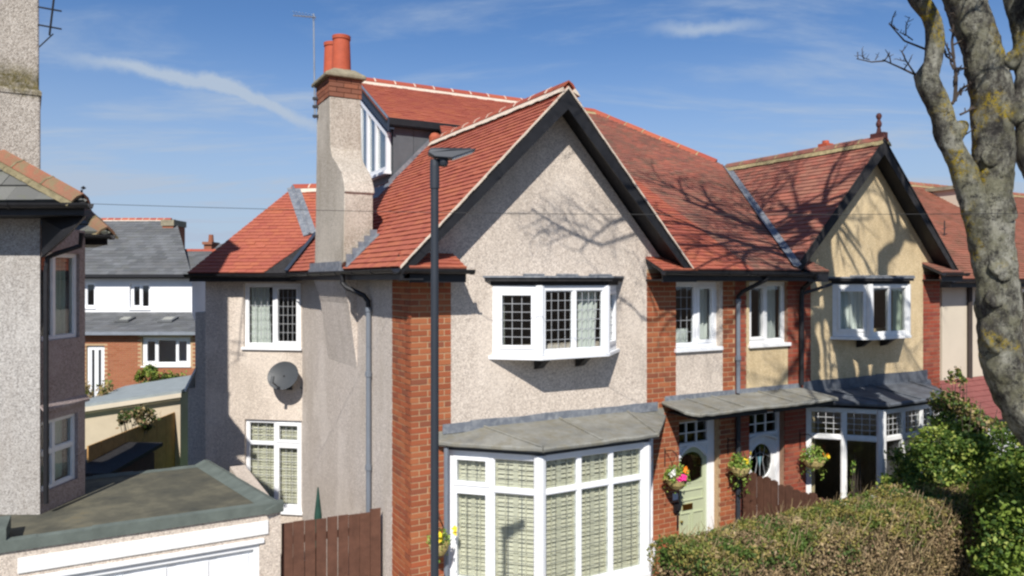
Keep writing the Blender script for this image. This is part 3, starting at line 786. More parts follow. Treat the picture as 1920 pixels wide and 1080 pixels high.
    for (p, q) in ((top[2], c1), (top[3], c2), (((top[2][0]+top[3][0])/2, top[2][1], top[2][2]), ((c1[0]+c2[0])/2, 0, 3.31))):
        p, q = Vector(p)+Vector((0, 0, .008)), Vector(q)+Vector((0, 0, .008)); rf.tube([p+(q-p)*(i/8)+Vector((0, 0, random.uniform(-.004, .004))) for i in range(9)], .017, 6)
    edge = [Vector(p) for p in top[1:5]]
    for i in range(3):
        P_, Q_ = edge[i], edge[i+1]; rf.tube([P_+(Q_-P_)*(j/10)+Vector((0, 0, -.022+random.uniform(-.006, .006))) for j in range(11)], .030, 6)
    rf.build('lead_roof', M_['leadroof' if h == 'A' else 'leaddark'], bw, recalc=True)
    fl = MB(); a, c = (O[0][0]+.12, O[3][0]-.12); k = 9; hgt = .13 if h == 'A' else .22
    for i in range(k):
        x0_, x1_ = a+(c-a)*i/k, a+(c-a)*(i+1)/k; fl.prism([(x0_, -.004, 3.27), (x1_, -.004, 3.27), (x1_, -.004, 3.27+hgt+random.uniform(-.012, .012)), (x0_, -.004, 3.27+hgt+random.uniform(-.012, .012))], (0, -.012-.003*(i % 2), 0))
    fl.build('lead_flashing', M_['lead' if h == 'A' else 'leaddark'], bw)
    if h == 'A':
        s_ = MB(); s_.tube([(.44, -.08, 3.12), (.44, -.08, .2)], .032, 8); s_.build('bay_downpipe', M_['pipegrey'], bw)
    for k, (M, L, P) in enumerate(info):
        for key, r in P.items():
            if h == 'A':
                add_pane(bw, M, r, lead=(3, 3) if key[1] == 1 else (3, 8), cw=.005, came='came_dark')
                shutter(bw, M, r, .075, 2 if key[1] == 0 or True else 1)
            else: add_pane(bw, M, r, lead=(4, 4) if (key[1] == 1 and (key[0] == 0 or k != 0)) else None, came='camewhite')
    if h == 'B':
        M, L, P = info[0]; curtain(bw, M, .05, .38, .05, 1.62, .20, 'curtain')
        # ornamental diamond leading in the second top light
        r = P[(1, 1)]; c = MB(); c.M = M; cx, cz = (r[0]+r[1])/2, (r[2]+r[3])/2
        def came(pts): c.tube([(x, .026, z) for x, z in pts], .005, 5)
        for s1 in (1, .62):
            came([(cx-.11*s1, cz), (cx, cz+.19*s1), (cx+.11*s1, cz), (cx, cz-.19*s1), (cx-.11*s1, cz)])
        came([(cx-.17, cz+.2), (cx-.06, cz+.09), (cx-.17, cz), (cx-.06, cz-.09), (cx-.17, cz-.2)]); came([(cx+.17, cz+.2), (cx+.06, cz+.09), (cx+.17, cz), (cx+.06, cz-.09), (cx+.17, cz-.2)])
        c.build('ornamental_came', M_['camewhite'], bw)
    # ---- entrance: top light, arched or oval glazed door
    zb = .42; M, L = seg(h, (4.3, .12), (5.13, .12), 0)
    fr = MB(); fr.M = M; jl, jr = (.07, .14) if h == 'A' else (.06, .06)
    ztr = 2.66
    fr.box(0, 0, zb, jl, .1, 3.05); fr.box(L-jr, 0, zb, L, .1, 3.05); fr.box(jl, 0, 3.0, L-jr, .1, 3.05); fr.box(jl, .0, ztr-.02, L-jr, .1, ztr+.035)
    for i in (1, 2): x = jl+(L-jl-jr)*i/3; fr.box(x-.012, .02, ztr+.035, x+.012, .08, 3.0)
    fr.box(jl, .025, 2.83, L-jr, .075, 2.85)
    n = 16; x0, x1 = jl, L-jr; cxm = (x0+x1)/2; hw = (x1-x0)/2
    if h == 'A':
        for i in range(n):      # arched white head
            a, c = x0+(x1-x0)*i/n, x0+(x1-x0)*(i+1)/n; za = 2.42+.20*math.cos(((a+c)/2-cxm)/hw*1.55)
            fr.box(a, -.01, za, c, .06, za+.055)
            if za+.055 < ztr-.02: fr.box(a, .02, za+.055, c, .06, ztr-.02)
    df = bevel(fr.build('door_frame', M_['white'], root), .004, 1)
    p_ = MB(); p_.M = M; p_.box(jl, .045, ztr+.03, L-jr, .052, 3.0); p_.build('pane', M_['glass_tint'], df)
    lf = MB(); lf.M = M; y0 = .03
    if h == 'A':
        gx0, gx1 = cxm-.235, cxm+.235
        lf.box(x0, y0, zb, gx0, .075, 2.40); lf.box(gx1, y0, zb, x1, .075, 2.40); lf.box(gx0, y0, zb, gx1, .075, 2.06)
        for i in range(n):
            a, c = gx0+(gx1-gx0)*i/n, gx0+(gx1-gx0)*(i+1)/n; q = ((a+c)/2-cxm)/.235
            lf.box(a, y0, 2.05, c, .075, 2.07+.05*q*q); za = 2.42+.20*math.cos((a-cxm)/hw*1.55)
            zg = 2.36+.20*math.sqrt(max(0, 1-q*q))*.9
            if zg < za: lf.box(a, y0, zg, c, .075, za)
        for a, c in ((x0, gx0), (gx1, x1)):
            lf.box(a, y0, 2.40, c, .075, 2.45)
        for (pa, pb, pc, pd) in ((x0+.07, .55, cxm-.02, 1.12), (cxm+.02, .55, x1-.07, 1.12), (x0+.07, 1.22, cxm-.02, 1.62), (cxm+.02, 1.22, x1-.07, 1.62), (x0+.07, 1.80, x1-.07, 1.97)):
            for q in ((pa, pb, pa+.018, pd), (pc-.018, pb, pc, pd), (pa+.018, pb, pc-.018, pb+.018), (pa+.018, pd-.018, pc-.018, pd)):
                lf.box(q[0], y0-.016, q[1], q[2], y0+.002, q[3])
    else:
        zc_, ra, rb = 2.22, .26, .30
        lf.box(x0, y0, zb, x1, .075, zc_-rb)
        for i in range(24):
            a, c = x0+(x1-x0)*i/24, x0+(x1-x0)*(i+1)/24; q = ((a+c)/2-cxm)/ra
            if abs(q) >= 1: lf.box(a, y0, zc_-rb, c, .075, ztr-.02)
            else:
                e = rb*math.sqrt(1-q*q); lf.box(a, y0, zc_-rb, c, .075, zc_-e); lf.box(a, y0, zc_+e, c, .075, ztr-.02)
        ring = [(cxm+ra*math.cos(t), y0, zc_+rb*math.sin(t)) for t in [2*math.pi*i/28 for i in range(29)]]; lf.tube(ring, .018, 6, False)
        for (pa, pb, pc, pd) in ((x0+.08, .6, cxm-.03, 1.5), (cxm+.03, .6, x1-.08, 1.5)):
            lf.box(pa, y0-.012, pb, pc, y0+.002, pd)
        hd = [(x0+(x1-x0)*i/12, -.008, 2.56+.10*math.cos((x0+(x1-x0)*i/12-cxm)/hw*1.57)) for i in range(13)]; lf.tube(hd, .035, 6)
    dr = lf.build('front_door', M_['doorgreen' if h == 'A' else 'white_old'], root)
    g_ = MB(); g_.M = M
    if h == 'A': g_.box(gx0-.01, .05, 2.04, gx1+.01, .056, 2.58)
    else: g_.box(cxm-.27, .05, 1.9, cxm+.27, .056, 2.54)
    g_.build('pane', M_['glass_tint'], dr)
    if h == 'A':
        k_ = MB(); k_.M = M; k_.box(cxm-.18, y0-.012, 1.66, cxm+.02, y0, 1.75); k_.build('letterbox', M_['brass'], dr)
        k_ = MB(); k_.M = M @ T(x0+.09, y0-.03, 1.5); k_.lathe([(.0, -.02), (.022, -.012), (.026, 0), (.022, .012), (0, .02)], 12); k_.build('door_knob', M_['brass'], dr)
    else:
        c = MB(); c.M = M
        for q in (-.12, 0, .12): c.tube([(cxm+q, .044, zc_-.24), (cxm+q*.5, .044, zc_), (cxm+q, .044, zc_+.24)], .005, 5)
        c.tube([(cxm-.22, .044, zc_+.05), (cxm, .044, zc_+.15), (cxm+.22, .044, zc_+.05)], .005, 5); c.build('stained_glass_came', M_['came'], dr)
        c = MB(); c.M = M; c.prism([(cxm-.05, .046, zc_+.08), (cxm+.05, .046, zc_+.08), (cxm, .046, zc_-.12)], (0, .003, 0)); c.build('stained_glass', simple('blue_glass', (.10, .25, .30), .2), dr)
    st = MB(); a, c = X(4.2, 5.2); st.box(a, -.35, 0, c, .12, .40); st.build('door_step', M_['conc'], root)
    # dark hall behind
    return dict(root=root, oriel=ow, bay=bw, reb=reb)
HA = half('A'); HB = half('B')

# ---------------------------------------------------------------- roofs of the pair
PF = .601
zf_ = lambda d: 5.37+PF*(d+.35)
zl_ = lambda s: 5.35+1.021*(s+.28)
zr_ = lambda s: 7.75-1.0917*(s-2.07)
zbl = lambda s: 5.40+1.0133*(s-6.5)
zbr = lambda s: 7.68-1.0364*(s-8.75)
ang_mat = M_['tileA']
tile_slope([(-.28, -.36, zl_(-.28)), (2.07, -.36, zl_(2.07)), (2.07, 4.1, zl_(2.07)), (-.28, 4.1, zl_(-.28))], (0, 1, 0), ang_mat, A, 'left_roof_slope', root=MH, singles=280, gauge=.098)
slopeA = [o for o in A.children if o.name.startswith('left_roof_slope')][0]
tile_slope([(-.28, 4.1, zl_(-.28)), (2.07, 4.1, zl_(2.07)), (3.45, 6, zl_(3.45)), (-.28, 6, zl_(-.28))], (0, 1, 0), ang_mat, A, 'rear_hip_slope', gauge=.098)
tile_slope([(2.07, -.36, 7.75), (2.07, 3.61, 7.75), (4.25, -.34, zr_(4.25)), (4.25, -.36, zr_(4.25))], (0, 1, 0), ang_mat, A, 'right_roof_slope', gauge=.098)
tile_slope([(4.3, -.38, zf_(-.38)), (5.447, -.38, zf_(-.38)), (5.447, 4.17, zf_(4.17)), (2.2, 4.17, zf_(4.17)), (2.0, 3.55, zf_(3.55))], (1, 0, 0), ang_mat, A, 'front_roof_slope')
tile_slope([(1.16, 4.12, zf_(4.12)), (5.447, 4.12, zf_(4.12)), (5.447, 6.05, zf_(6.05)), (1.16, 6.05, zf_(6.05))], (1, 0, 0), ang_mat, A, 'dormer_roof_slope')
b = MB(); zq = zf_(6.05)
b.slab([(1.16, 6.05, zq), (5.447, 6.05, zq), (5.447, 12, zq-.6*5.95), (1.16, 12, zq-.6*5.95)], .08); b.build('rear_roof_slope', M_['tileA'], A)
# B
tile_slope([(5.453, -.38, zf_(-.38)), (6.50, -.38, zf_(-.38)), (8.78, 3.50, zf_(3.50)), (8.72, 3.80, zf_(3.80)), (7.0, 6.05, zf_(6.05)), (5.453, 6.05, zf_(6.05))], (1, 0, 0), M_['tileB'], Bh, 'front_roof_slope')
tile_slope([(6.5, -.30, zbl(6.5)), (8.75, -.30, zbl(8.75)), (8.75, 3.49, zbl(8.75)), (6.5, -.28, zbl(6.5))], (0, 1, 0), M_['tileB'], Bh, 'left_gable_slope', root=MH, singles=280)
tile_slope([(8.75, -.30, zbr(8.75)), (10.97, -.30, zbr(10.97)), (10.97, 3.49, zbr(10.97)), (8.75, 3.49, zbr(8.75))], (0, 1, 0), M_['tileB'], Bh, 'right_gable_slope')
b = MB(); b.slab([(8.75, 3.49, 7.68), (10.97, 3.49, zbr(10.97)), (10.97, 12, zbr(10.97))], .05); b.slab([(8.75, 3.49, 7.68), (10.97, 12, zbr(10.97)), (7.0, 6.05, zq)], .05)
b.slab([(5.453, 6.05, zq), (7.0, 6.05, zq), (10.97, 12, zbr(10.97)), (5.453, 12, zq-.6*5.95)], .05); b.build('rear_roof_slope', M_['tileB'], Bh)
# ridges
R_ = M_['ridge']
ridge_line((2.07, -.38, 7.80), (2.07, 4.0, 7.80), A, R_, M_['mortar_cream'], mw=.05)
ridge_line((1.14, 6.05, zq+.06), (5.44, 6.05, zq+.06), A, R_, M_['mortar_cream'], mw=.03)
ridge_line((5.45, 6.05, zq+.05), (7.0, 6.05, zq+.05), Bh, R_, M_['mortar_moss'])
ridge_line((8.72, 3.72, zf_(3.72)+.04), (7.0, 6.05, zq+.05), Bh, R_, M_['mortar_moss'], name='hip_tile')
ridge_line((8.75, -.33, 7.72), (8.75, 3.45, 7.72), Bh, M_['tileB'], M_['mortar_moss'], mw=.045)
# valley lead
def strip(name, p, q, w, mat, parent, up=(0, 0, 1), th=.02, off=.03):
    p, q = Vector(p), Vector(q); d = (q-p).normalized(); sd = d.cross(Vector(up)).normalized(); n = sd.cross(d)
    if n.z < 0: n = -n
    b = MB(); b.prism([p+sd*w/2+n*off, q+sd*w/2+n*off, q-sd*w/2+n*off, p-sd*w/2+n*off], n*th, t=.5); return b.build(name, M_[mat], parent)
b = MB(); v0, v1 = Vector((6.47, -.36, 5.385)), Vector((8.75, 3.47, 7.67))
n1, n2 = Vector((0, -PF, 1)).normalized(), Vector((-1.0133, 0, 1)).normalized()
dv = (v1-v0).normalized(); e1, e2 = dv.cross(n1).normalized(), dv.cross(n2).normalized()
e1 = e1 if e1.x < 0 else -e1; e2 = e2 if e2.x > 0 else -e2
for e, nn_ in ((e1, n1), (e2, n2)):
    b.prism([v0+nn_*.028, v1+nn_*.028, v1+e*.085+nn_*.028, v0+e*.085+nn_*.028], nn_*.006, t=.5)
b.build('valley_lead', M_['lead'], Bh)
# verges: bargeboards, soffits, verge mortar
def barge(root, s0, sr, s1, zleft, zridge, zright, d, h, mat, mort, depth):
    b = MB(); v = MB(); sf = MB()
    for a, za in ((s0, zleft), (s1, zright)):
        L = math.hypot(sr-a, zridge-za); ux, uz = (sr-a)/L, (zridge-za)/L; nx, nz = -uz, ux
        if nz < 0: nx, nz = -nx, -nz
        P = lambda x, z, dn: (x+nx*dn, 0, z+nz*dn)
        def pt(x, z, dn, y): q = P(x, z, dn); return (q[0], y, q[2])
        # board lies under the roof plane; plumb cut at the apex
        kk = h/ abs(ux) if abs(ux) > .1 else h
        b.prism([(a, d, za-.05), (sr, d, zridge-.05), (sr, d, zridge-.05-h*1.42), (a, d, za-.05-h*(.75))], (0, .028, 0))
        sf.prism([(a, d+.03, za-.11), (sr, d+.03, zridge-.11), (sr, d+.03, zridge-.135), (a, d+.03, za-.135)], (0, depth, 0))
        k = int(L/.12)
        for i in range(k):
            x0_, z0_, x1_, z1_ = a+(sr-a)*i/k, za+(zridge-za)*i/k, a+(sr-a)*(i+1)/k, za+(zridge-za)*(i+1)/k; j = random.uniform(-.006, .006)
            v.prism([(x0_, d-.012, z0_-.003), (x1_, d-.012, z1_-.003), (x1_, d-.012, z1_-.036+j), (x0_, d-.012, z0_-.036+j)], (0, .03, 0))
    b.build('bargeboard', M_[mat], root); v.build('verge_mortar', M_[mort], root); sf.build('soffit', M_['black'], root)
barge(A, -.27, 2.07, 4.27, 5.37, 7.76, 5.36, -.36, .18, 'black', 'mortar_cream', .35)
barge(Bh, 6.48, 8.75, 10.99, 5.39, 7.69, 5.37, -.31, .16, 'black_dull', 'black_dull', .30)
# pent eaves over the brick piers
def pent(h, s0, s1, root, mat):
    a, c = rx(h, s0, s1)
    tile_slope([(a, -.40, 5.34), (c, -.40, 5.34), (c, .0, 5.52), (a, .0, 5.52)], (1, 0, 0), M_[mat], root, 'pent_eave')
    b = MB(); b.box(a, -.38, 5.17, c, -.355, 5.31); b.box(a, -.355, 5.19, c, -.002, 5.21)
    b.build('eave_board', M_['black'], root)
pent('A', -.16, .57, A, 'tileA'); pent('A', 3.66, 4.3, A, 'tileA')
pent('B', -.10, .57, Bh, 'tileB'); pent('B', 3.72, 4.2, Bh, 'tileB')
def gutter(root, p, q, r=.055, mat='black', brackets=True):
    p, q = Vector(p), Vector(q); d = (q-p).normalized(); sd = Vector((-d.y, d.x, 0)).normalized(); b = MB()
    prof = [(math.cos(t)*r, math.sin(t)*r) for t in [math.pi+math.pi*i/8 for i in range(9)]]; inn = [(x*.88, y*.88) for x, y in prof[::-1]]
    b.prism([p+sd*x+Vector((0, 0, z)) for x, z in prof+inn], q-p, t=.5)
    L = (q-p).length; k = int(L/.9)+1
    for i in range(k+1):
        c = p+d*(L*i/k); b.prism([c+sd*x*1.12+Vector((0, 0, z*1.12)) for x, z in prof+[(x/.88*.9, y/.88*.9) for x, y in inn]], d*.04, t=.5)
    return b.build('gutter', M_[mat], root)
gutter(A, (-.335, -.40, 5.335), (-.335, 5.15, 5.315))
b = MB(); b.box(-.275, -.42, 5.20, -.25, 5.3, 5.33); b.box(-.25, -.42, 5.20, -.005, 5.3, 5.22); b.build('eave_board', M_['black'], A)
gutter(A, (3.62, -.44, 5.325), (5.447, -.44, 5.315)); gutter(Bh, (5.453, -.44, 5.315), (6.75, -.43, 5.305))
gutter(A, (-.27, -.44, 5.33), (.60, -.44, 5.325)); gutter(Bh, (10.3, -.44, 5.33), (11.0, -.44, 5.33))
for r_, a, c in ((A, 4.24, 5.45), (Bh, 5.45, 6.7)):
    b = MB(); b.box(a, -.378, 5.185, c, -.355, 5.325); b.box(a, -.355, 5.20, c, -.002, 5.22); b.build('eave_board', M_['black'], r_)
def pipe(root, pts, mats=('black', 'pipegrey'), r=.034, collars=True, split=None, name='downpipe'):
    P = [Vector(p) for p in pts]; b = MB(); b.tube(P, r, 10); 
    for i in range(1, len(P)-1): b.lathe([(r*1.3, -.03), (r*1.3, .03)], 10, P[i])
    p, q = P[-2], P[-1]; L = (q-p).length
    for i in range(1, int(L/1.3)+1):
        c = p+(q-p).normalized()*(i*1.3-.4); b.lathe([(r*1.35, -.035), (r*1.35, .035)], 10, c)
    return b.build(name, M_[mats[1]], root, smooth=False)
b = MB(); b.tube([(-.335, 1.75, 5.29), (-.335, 1.75, 5.16), (-.30, 1.70, 5.10), (-.10, 1.52, 4.98), (-.055, 1.47, 4.90), (-.055, 1.46, 4.78)], .036, 10); b.build('swan_neck', M_['black'], A)
pipe(A, [(-.055, 1.46, 4.80), (-.055, 1.46, 4.79), (-.055, 1.46, .2)])
b = MB(); b.tube([(5.72, -.42, 5.27), (5.70, -.40, 5.20), (5.50, -.12, 5.02), (5.47, -.055, 4.94), (5.47, -.055, 4.86)], .034, 10); b.build('swan_neck', M_['black'], A)
pipe(A, [(5.47, -.055, 4.88), (5.47, -.055, 4.87), (5.47, -.055, 3.42)])
b = MB(); b.tube([(5.47, -.055, 3.26), (5.47, -.055, 2.0), (5.47, -.055, .2)], .038, 10); b.build('downpipe', M_['lampgrey'], A)
b = MB(); b.tube([(6.85, -.42, 5.27), (6.86, -.30, 5.18), (6.92, -.08, 5.05), (6.92, -.06, 4.9), (6.92, -.06, 3.45)], .04, 10)
b.tube([(7.62, -.1, 5.13), (7.3, -.11, 5.06), (6.95, -.08, 4.98)], .028, 8); b.build('downpipe', M_['black'], Bh)

# porch canopy
def canopy(root, P, mat):
    b = MB(); n = len(P)
    b.add([(x, y, z) for x, y, z in P]+[(x, y, z-.045) for x, y, z in P], [tuple(range(n)), tuple(range(n, 2*n))[::-1]]+[(i, i+n, (i+1) % n+n, (i+1) % n) for i in range(n)], .5)
    for i in range(n-1):
        p, q = Vector(P[i]), Vector(P[i+1])
        if p.y > -.05 and q.y > -.05: continue
        k = max(2, int((q-p).length/.10)); b.tube([p+(q-p)*(j/k)+Vector((0, 0, -.03+random.uniform(-.012, .008))) for j in range(k+1)], .026, 6)
    x0, x1 = min(p[0] for p in P), max(p[0] for p in P); k = max(1, round((x1-x0)/.55))
    for i in range(1, k): x = x0+(x1-x0)*i/k; b.tube([(x, -.70, 3.345), (x, -.35, 3.375), (x, -.02, 3.405)], .018, 6)
    c = b.build('porch_canopy', M_[mat], root)
    b = MB(); b.box(x0+.15, -.66, 3.20, x1-.003, -.63, 3.29); b.box(x0+.15, -.63, 3.22, x1-.003, -.004, 3.24); b.build('canopy_board', M_['black'], c)
    b = MB(); b.box(x0+.1, -.016, 3.38, x1, -.002, 3.47); b.build('lead_flashing', M_['lead'], c)
canopy(A, [(3.98, 0, 3.40), (3.92, -.55, 3.35), (4.05, -.72, 3.33), (5.447, -.72, 3.33), (5.447, 0, 3.40)], 'leadroof')
canopy(Bh, [(5.453, 0, 3.40), (5.453, -.72, 3.33), (6.95, -.72, 3.33), (6.95, 0, 3.40)], 'leadroof')

# dormer on A's left hip
dm = MB(); dm.box(1.36, 4.25, 6.6, 2.9, 4.30, 8.02)
dm.prism([(1.30, 4.30, 6.6), (1.30, 4.30, 8.02), (1.30, 6.05, 9.06), (1.30, 7.8, 8.02), (1.30, 7.8, 6.6)], (.03, 0, 0))
dorm = dm.build('dormer', M_['grey_panel'], A)
k = MB(); k.box(0, 0, 0, .385, .022, 1.5); km = k.mesh('cladding_panel', M_['grey_panel'])
for i in range(4): inst('cladding_panel', km, T(1.32+i*.395, 4.226+.003*(i % 2), 6.55), dorm)
b = MB(); 
b.prism([(1.17, 4.10, 8.10), (1.17, 6.05, 9.26), (1.17, 6.05, 9.02), (1.17, 4.10, 7.86)], (.03, 0, 0)); b.prism([(1.17, 8.0, 8.10), (1.17, 6.05, 9.26), (1.17, 6.05, 9.02), (1.17, 8.0, 7.86)], (.03, 0, 0))
b.prism([(1.20, 4.12, 7.93), (1.20, 6.05, 9.08), (1.20, 6.05, 9.05), (1.20, 4.12, 7.90)], (.1, 0, 0)); b.build('dormer_bargeboard', M_['darkblue'], dorm)
b = MB(); b.box(1.2, 4.10, 7.96, 3.0, 4.24, 8.02); b.box(1.2, 4.085, 7.98, 3.0, 4.11, 8.10); b.build('dormer_eave', M_['black'], dorm)
b = MB(); b.prism([(1.165, 4.09, 8.12), (1.165, 6.0, 9.26), (1.165, 6.0, 9.22), (1.165, 4.09, 8.08)], (-.012, 0, 0)); b.build('verge_trim', M_['galv'], dorm)
# its window, sloping head
dw = MB(); xw = 1.22; ztop = lambda d: 7.80+.595*(d-4.30)
d0, d1, zb_ = 4.30, 5.95, 7.17
def dvert(d, w, z0, x=xw): dw.prism([(x, d-w/2, z0), (x, d+w/2, z0), (x, d+w/2, ztop(d+w/2)), (x, d-w/2, ztop(d-w/2))], (.08, 0, 0))
dw.box(xw, d0, zb_, xw+.08, d1, zb_+.09); dvert(d0+.035, .07, zb_+.09); dvert(d1-.035, .07, zb_+.09); dvert(4.92, .09, zb_+.09); dvert(5.42, .09, zb_+.09)
dw.prism([(xw-.002, d0, ztop(d0)-.02), (xw-.002, d1, ztop(d1)-.02), (xw-.002, d1, ztop(d1)+.07), (xw-.002, d0, ztop(d0)+.07)], (.084, 0, 0))
dw.box(xw-.05, d0-.03, zb_-.05, xw+.08, d1, zb_-.002)
dwo = dw.build('dormer_window', M_['white'], dorm)
for a, c in ((d0+.07, 4.875), (4.965, 5.375), (5.465, d1-.07)):
    b = MB(); b.prism([(xw+.035, a, zb_+.09), (xw+.035, c, zb_+.09), (xw+.035, c, ztop(c)-.02), (xw+.035, a, ztop(a)-.02)], (.006, 0, 0)); b.build('pane', M_['glass'], dorm)
b = MB(); b.prism([(1.52, d0, 7.1), (1.52, 6.0, 7.1), (1.52, 6.0, 8.7), (1.52, d0, 7.8)], (.01, 0, 0)); b.build('roller_blind', M_['curtain'], dorm)
b = MB(); b.prism([(1.0, 4.12, 6.66), (1.28, 4.12, 6.95), (1.28, 6.2, 6.95), (1.0, 6.2, 6.66)], (-.012, 0, .012)); b.build('lead_apron', M_['lead'], dorm)
b = MB(); b.prism([(1.22, 4.20, zl_(1.22)+.02), (2.1, 4.20, zl_(2.1)+.02), (2.1, 4.20, zl_(2.1)+.12), (1.22, 4.20, zl_(1.22)+.12)], (0, -.012, 0)); b.build('lead_soaker', M_['lead'], dorm)
# ridge end cap
b = MB(); b.lathe([(.10, -.10), (.11, .0), (.07, .07), (.0, .09)], 12, (2.07, 4.08, 7.82)); b.build('ridge_end', M_['ridge'], A)

# chimney of A
def loft(mb, secs):
    vs = []; n = 4
    for z, s0, s1, d0, d1 in secs: vs += [(s0, d0, z), (s1, d0, z), (s1, d1, z), (s0, d1, z)]
    fs = [(0, 3, 2, 1), tuple(range(len(vs)-4, len(vs)))]
    for i in range(len(secs)-1):
        for k in range(4): fs.append((i*4+k, i*4+(k+1) % 4, (i+1)*4+(k+1) % 4, (i+1)*4+k))
    mb.add(vs, fs, .5)
ch = MB()
loft(ch, [(5.36, -.31, .14, 2.02, 3.60), (5.46, -.29, .14, 1.86, 3.47), (6.30, -.285, .14, 1.84, 3.42), (6.44, -.285, .14, 1.84, 3.42), (6.455, -.285, .160, 1.81, 3.42), (6.60, -.285, .15, 1.86, 3.41), (6.76, -.285, .145, 1.98, 3.40), (6.92, -.285, .15, 2.24, 3.39), (7.05, -.285, .18, 2.46, 3.38), (7.2, -.285, .20, 2.56, 3.37), (7.98, -.285, .20, 2.60, 3.35)])
chim = bevel(ch.build('chimney', M_['pebbleC'], A), .02, 2)
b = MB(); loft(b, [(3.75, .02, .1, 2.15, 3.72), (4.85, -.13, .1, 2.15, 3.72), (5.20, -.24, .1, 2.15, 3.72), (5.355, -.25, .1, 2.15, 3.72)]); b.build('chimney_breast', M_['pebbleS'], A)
b = MB(); b.box(-.285+.012, 2.60+.012, 7.98, .20-.012, 3.35-.012, 8.28); cb = b.build('brick_band', M_['mortarB'], chim)
b = MB()
for k in range(4):
    z = 7.985+k*.075; o = (k % 2)*.11
    for (M, L) in ((Mseg((-.295, 2.59), (.21, 2.59)), .505), (Mseg((-.295, 3.36), (-.295, 2.59)), .77), (Mseg((.21, 2.59), (.21, 3.36)), .77)):
        a = -o
        while a < L:
            p, q = max(a+.005, 0), min(a+.22, L-.001)
            if q-p > .03: b.M = M; b.box(p, .0+random.uniform(-.003, .003), z, q, .03, z+.065)
            a += .225
b.build('chimney_brick', M_['brickstack'], cb, kind='stuff')
b = MB(); loft(b, [(8.28, -.36, .27, 2.53, 3.42), (8.335, -.36, .27, 2.53, 3.42), (8.37, -.30, .22, 2.58, 3.37), (8.44, -.20, .14, 2.68, 3.27)]); bevel(b.build('chimney_cap', M_['conc'], chim), .015, 2)
pt = MB(); pt.lathe([(.0, 0), (.150, 0), (.148, .04), (.132, .50), (.128, .56), (.140, .565), (.142, .62), (.128, .625), (.11, .62), (.105, .1), (0, .1)], 28)
pm = pt.mesh('chimney_pot', M_['pot'], smooth=False)
for (s, d, z) in ((-.04, 2.82, 8.36), (-.08, 3.16, 8.34)): inst('chimney_pot', pm, T(s, d, z), chim)
# chimney flashings on the slope
b = MB()
for i in range(5):
    s0 = -.26+i*.088; b.box(s0, 1.815, zl_(s0)+.0, s0+.10, 1.838, zl_(s0)+.20)
b.prism([(-.27, 1.84, zl_(-.27)+.02), (.20, 1.84, zl_(.20)+.02), (.20, 1.70, zl_(.20)+.02), (-.27, 1.76, zl_(-.27)+.02)], (-.006, 0, .012))
b.box(-.335, 1.92, 5.36, -.30, 3.62, 5.47); b.box(-.345, 1.9, 5.33, -.26, 3.66, 5.375); b.build('lead_flashing', M_['lead'], chim)

# rear side wing of A (faces the street squarely)
Zw = 13.95
ar = Vector((-.988, .156, 0)).normalized(); Rp = at(581, 500, Zw); Rp.z = 0
L2 = (575*Zw+1400*Rp.x)/(-1400*ar.x-575*ar.y) if False else None
def solve_len(P, dr, pxl):
    k = (pxl-960)/1400; return (k*P.y-P.x)/(dr.x-k*dr.y)
L2 = solve_len(Rp, ar, 385); Lp = Rp+ar*L2; ext = .9
M2w = Mseg((Lp.x, Lp.y), (Rp.x, Rp.y)); M2 = MH.inverted() @ M2w
def onM(M, x, y, dy=0):      # pixel onto the y=dy plane of a world frame -> (local x, local z)
    Mi = M.inverted(); o = Mi @ Vector((0, 0, HC)); d = Mi.to_3x3() @ Vector(((x-960)/1400, 1, (525-y)/1400)); t = (dy-o.y)/d.y; p = o+d*t; return p.x, p.z
W2 = L2+ext
ux0, uz1 = onM(M2w, 457, 531); ux1, uz0 = onM(M2w, 564, 657)
lx0, lz1 = onM(M2w, 459, 786); lx1, lz0 = onM(M2w, 566, 965)
uz1 = min(uz1, 5.16)
w = MB(); w.M = M2; wall(w, W2, 0, 5.3, [(ux0, ux1, uz0, uz1), (lx0, lx1, lz0, lz1)], .22)
w.box(0, .22, 0, .22, 4.0, 5.3); w.box(0, 3.8, 0, W2, 4.0, 5.3)
w.build('wing_wall', M_['pebbleA'], A)
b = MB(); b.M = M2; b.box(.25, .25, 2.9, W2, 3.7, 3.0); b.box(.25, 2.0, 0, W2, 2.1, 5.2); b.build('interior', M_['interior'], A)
def flatwin(root, M, x0, x1, z0, z1, cols, rows, sash, name, leads, mat='white', rec=.07, sill=True, fw=.065, panemat='glass'):
    Mw = M @ T(x0, rec, z0); fr = MB(); P = face_frame(fr, Mw, x1-x0, z1-z0, cols, rows, fw, .06, sash, .07)
    o = bevel(fr.build(name, M_[mat], root), .004, 1)
    if sill:
        s_ = MB(); s_.M = Mw; s_.box(-.03, -rec-.05, -.05, x1-x0+.03, .07, -.003); bevel(s_.build('sill', M_[mat], o), .005)
    for key, r in P.items(): add_pane(o, Mw, r, lead=leads(key) if leads else None, mat=panemat)
    return o, Mw, P
o, Mw, P = flatwin(A, M2, ux0, ux1, uz0+.05, uz1, (1.08, 1), (1,), {(1, 0)}, 'two_light_window', lambda k: (4, 6), rec=.05)
curtain(o, Mw, .07, .42, .05, 1.15, .14, lean=.04); 
o, Mw, P = flatwin(A, M2, lx0, lx1, lz0+.05, lz1, (1.1, 1), (1.28, .42), {(1, 0), (1, 1)}, 'four_light_window', lambda k: (3, 3) if k[1] else (3, 8), rec=.05)
for key, r in P.items(): shutter(o, Mw, r, .10, 2 if key[0] == 0 else 1)
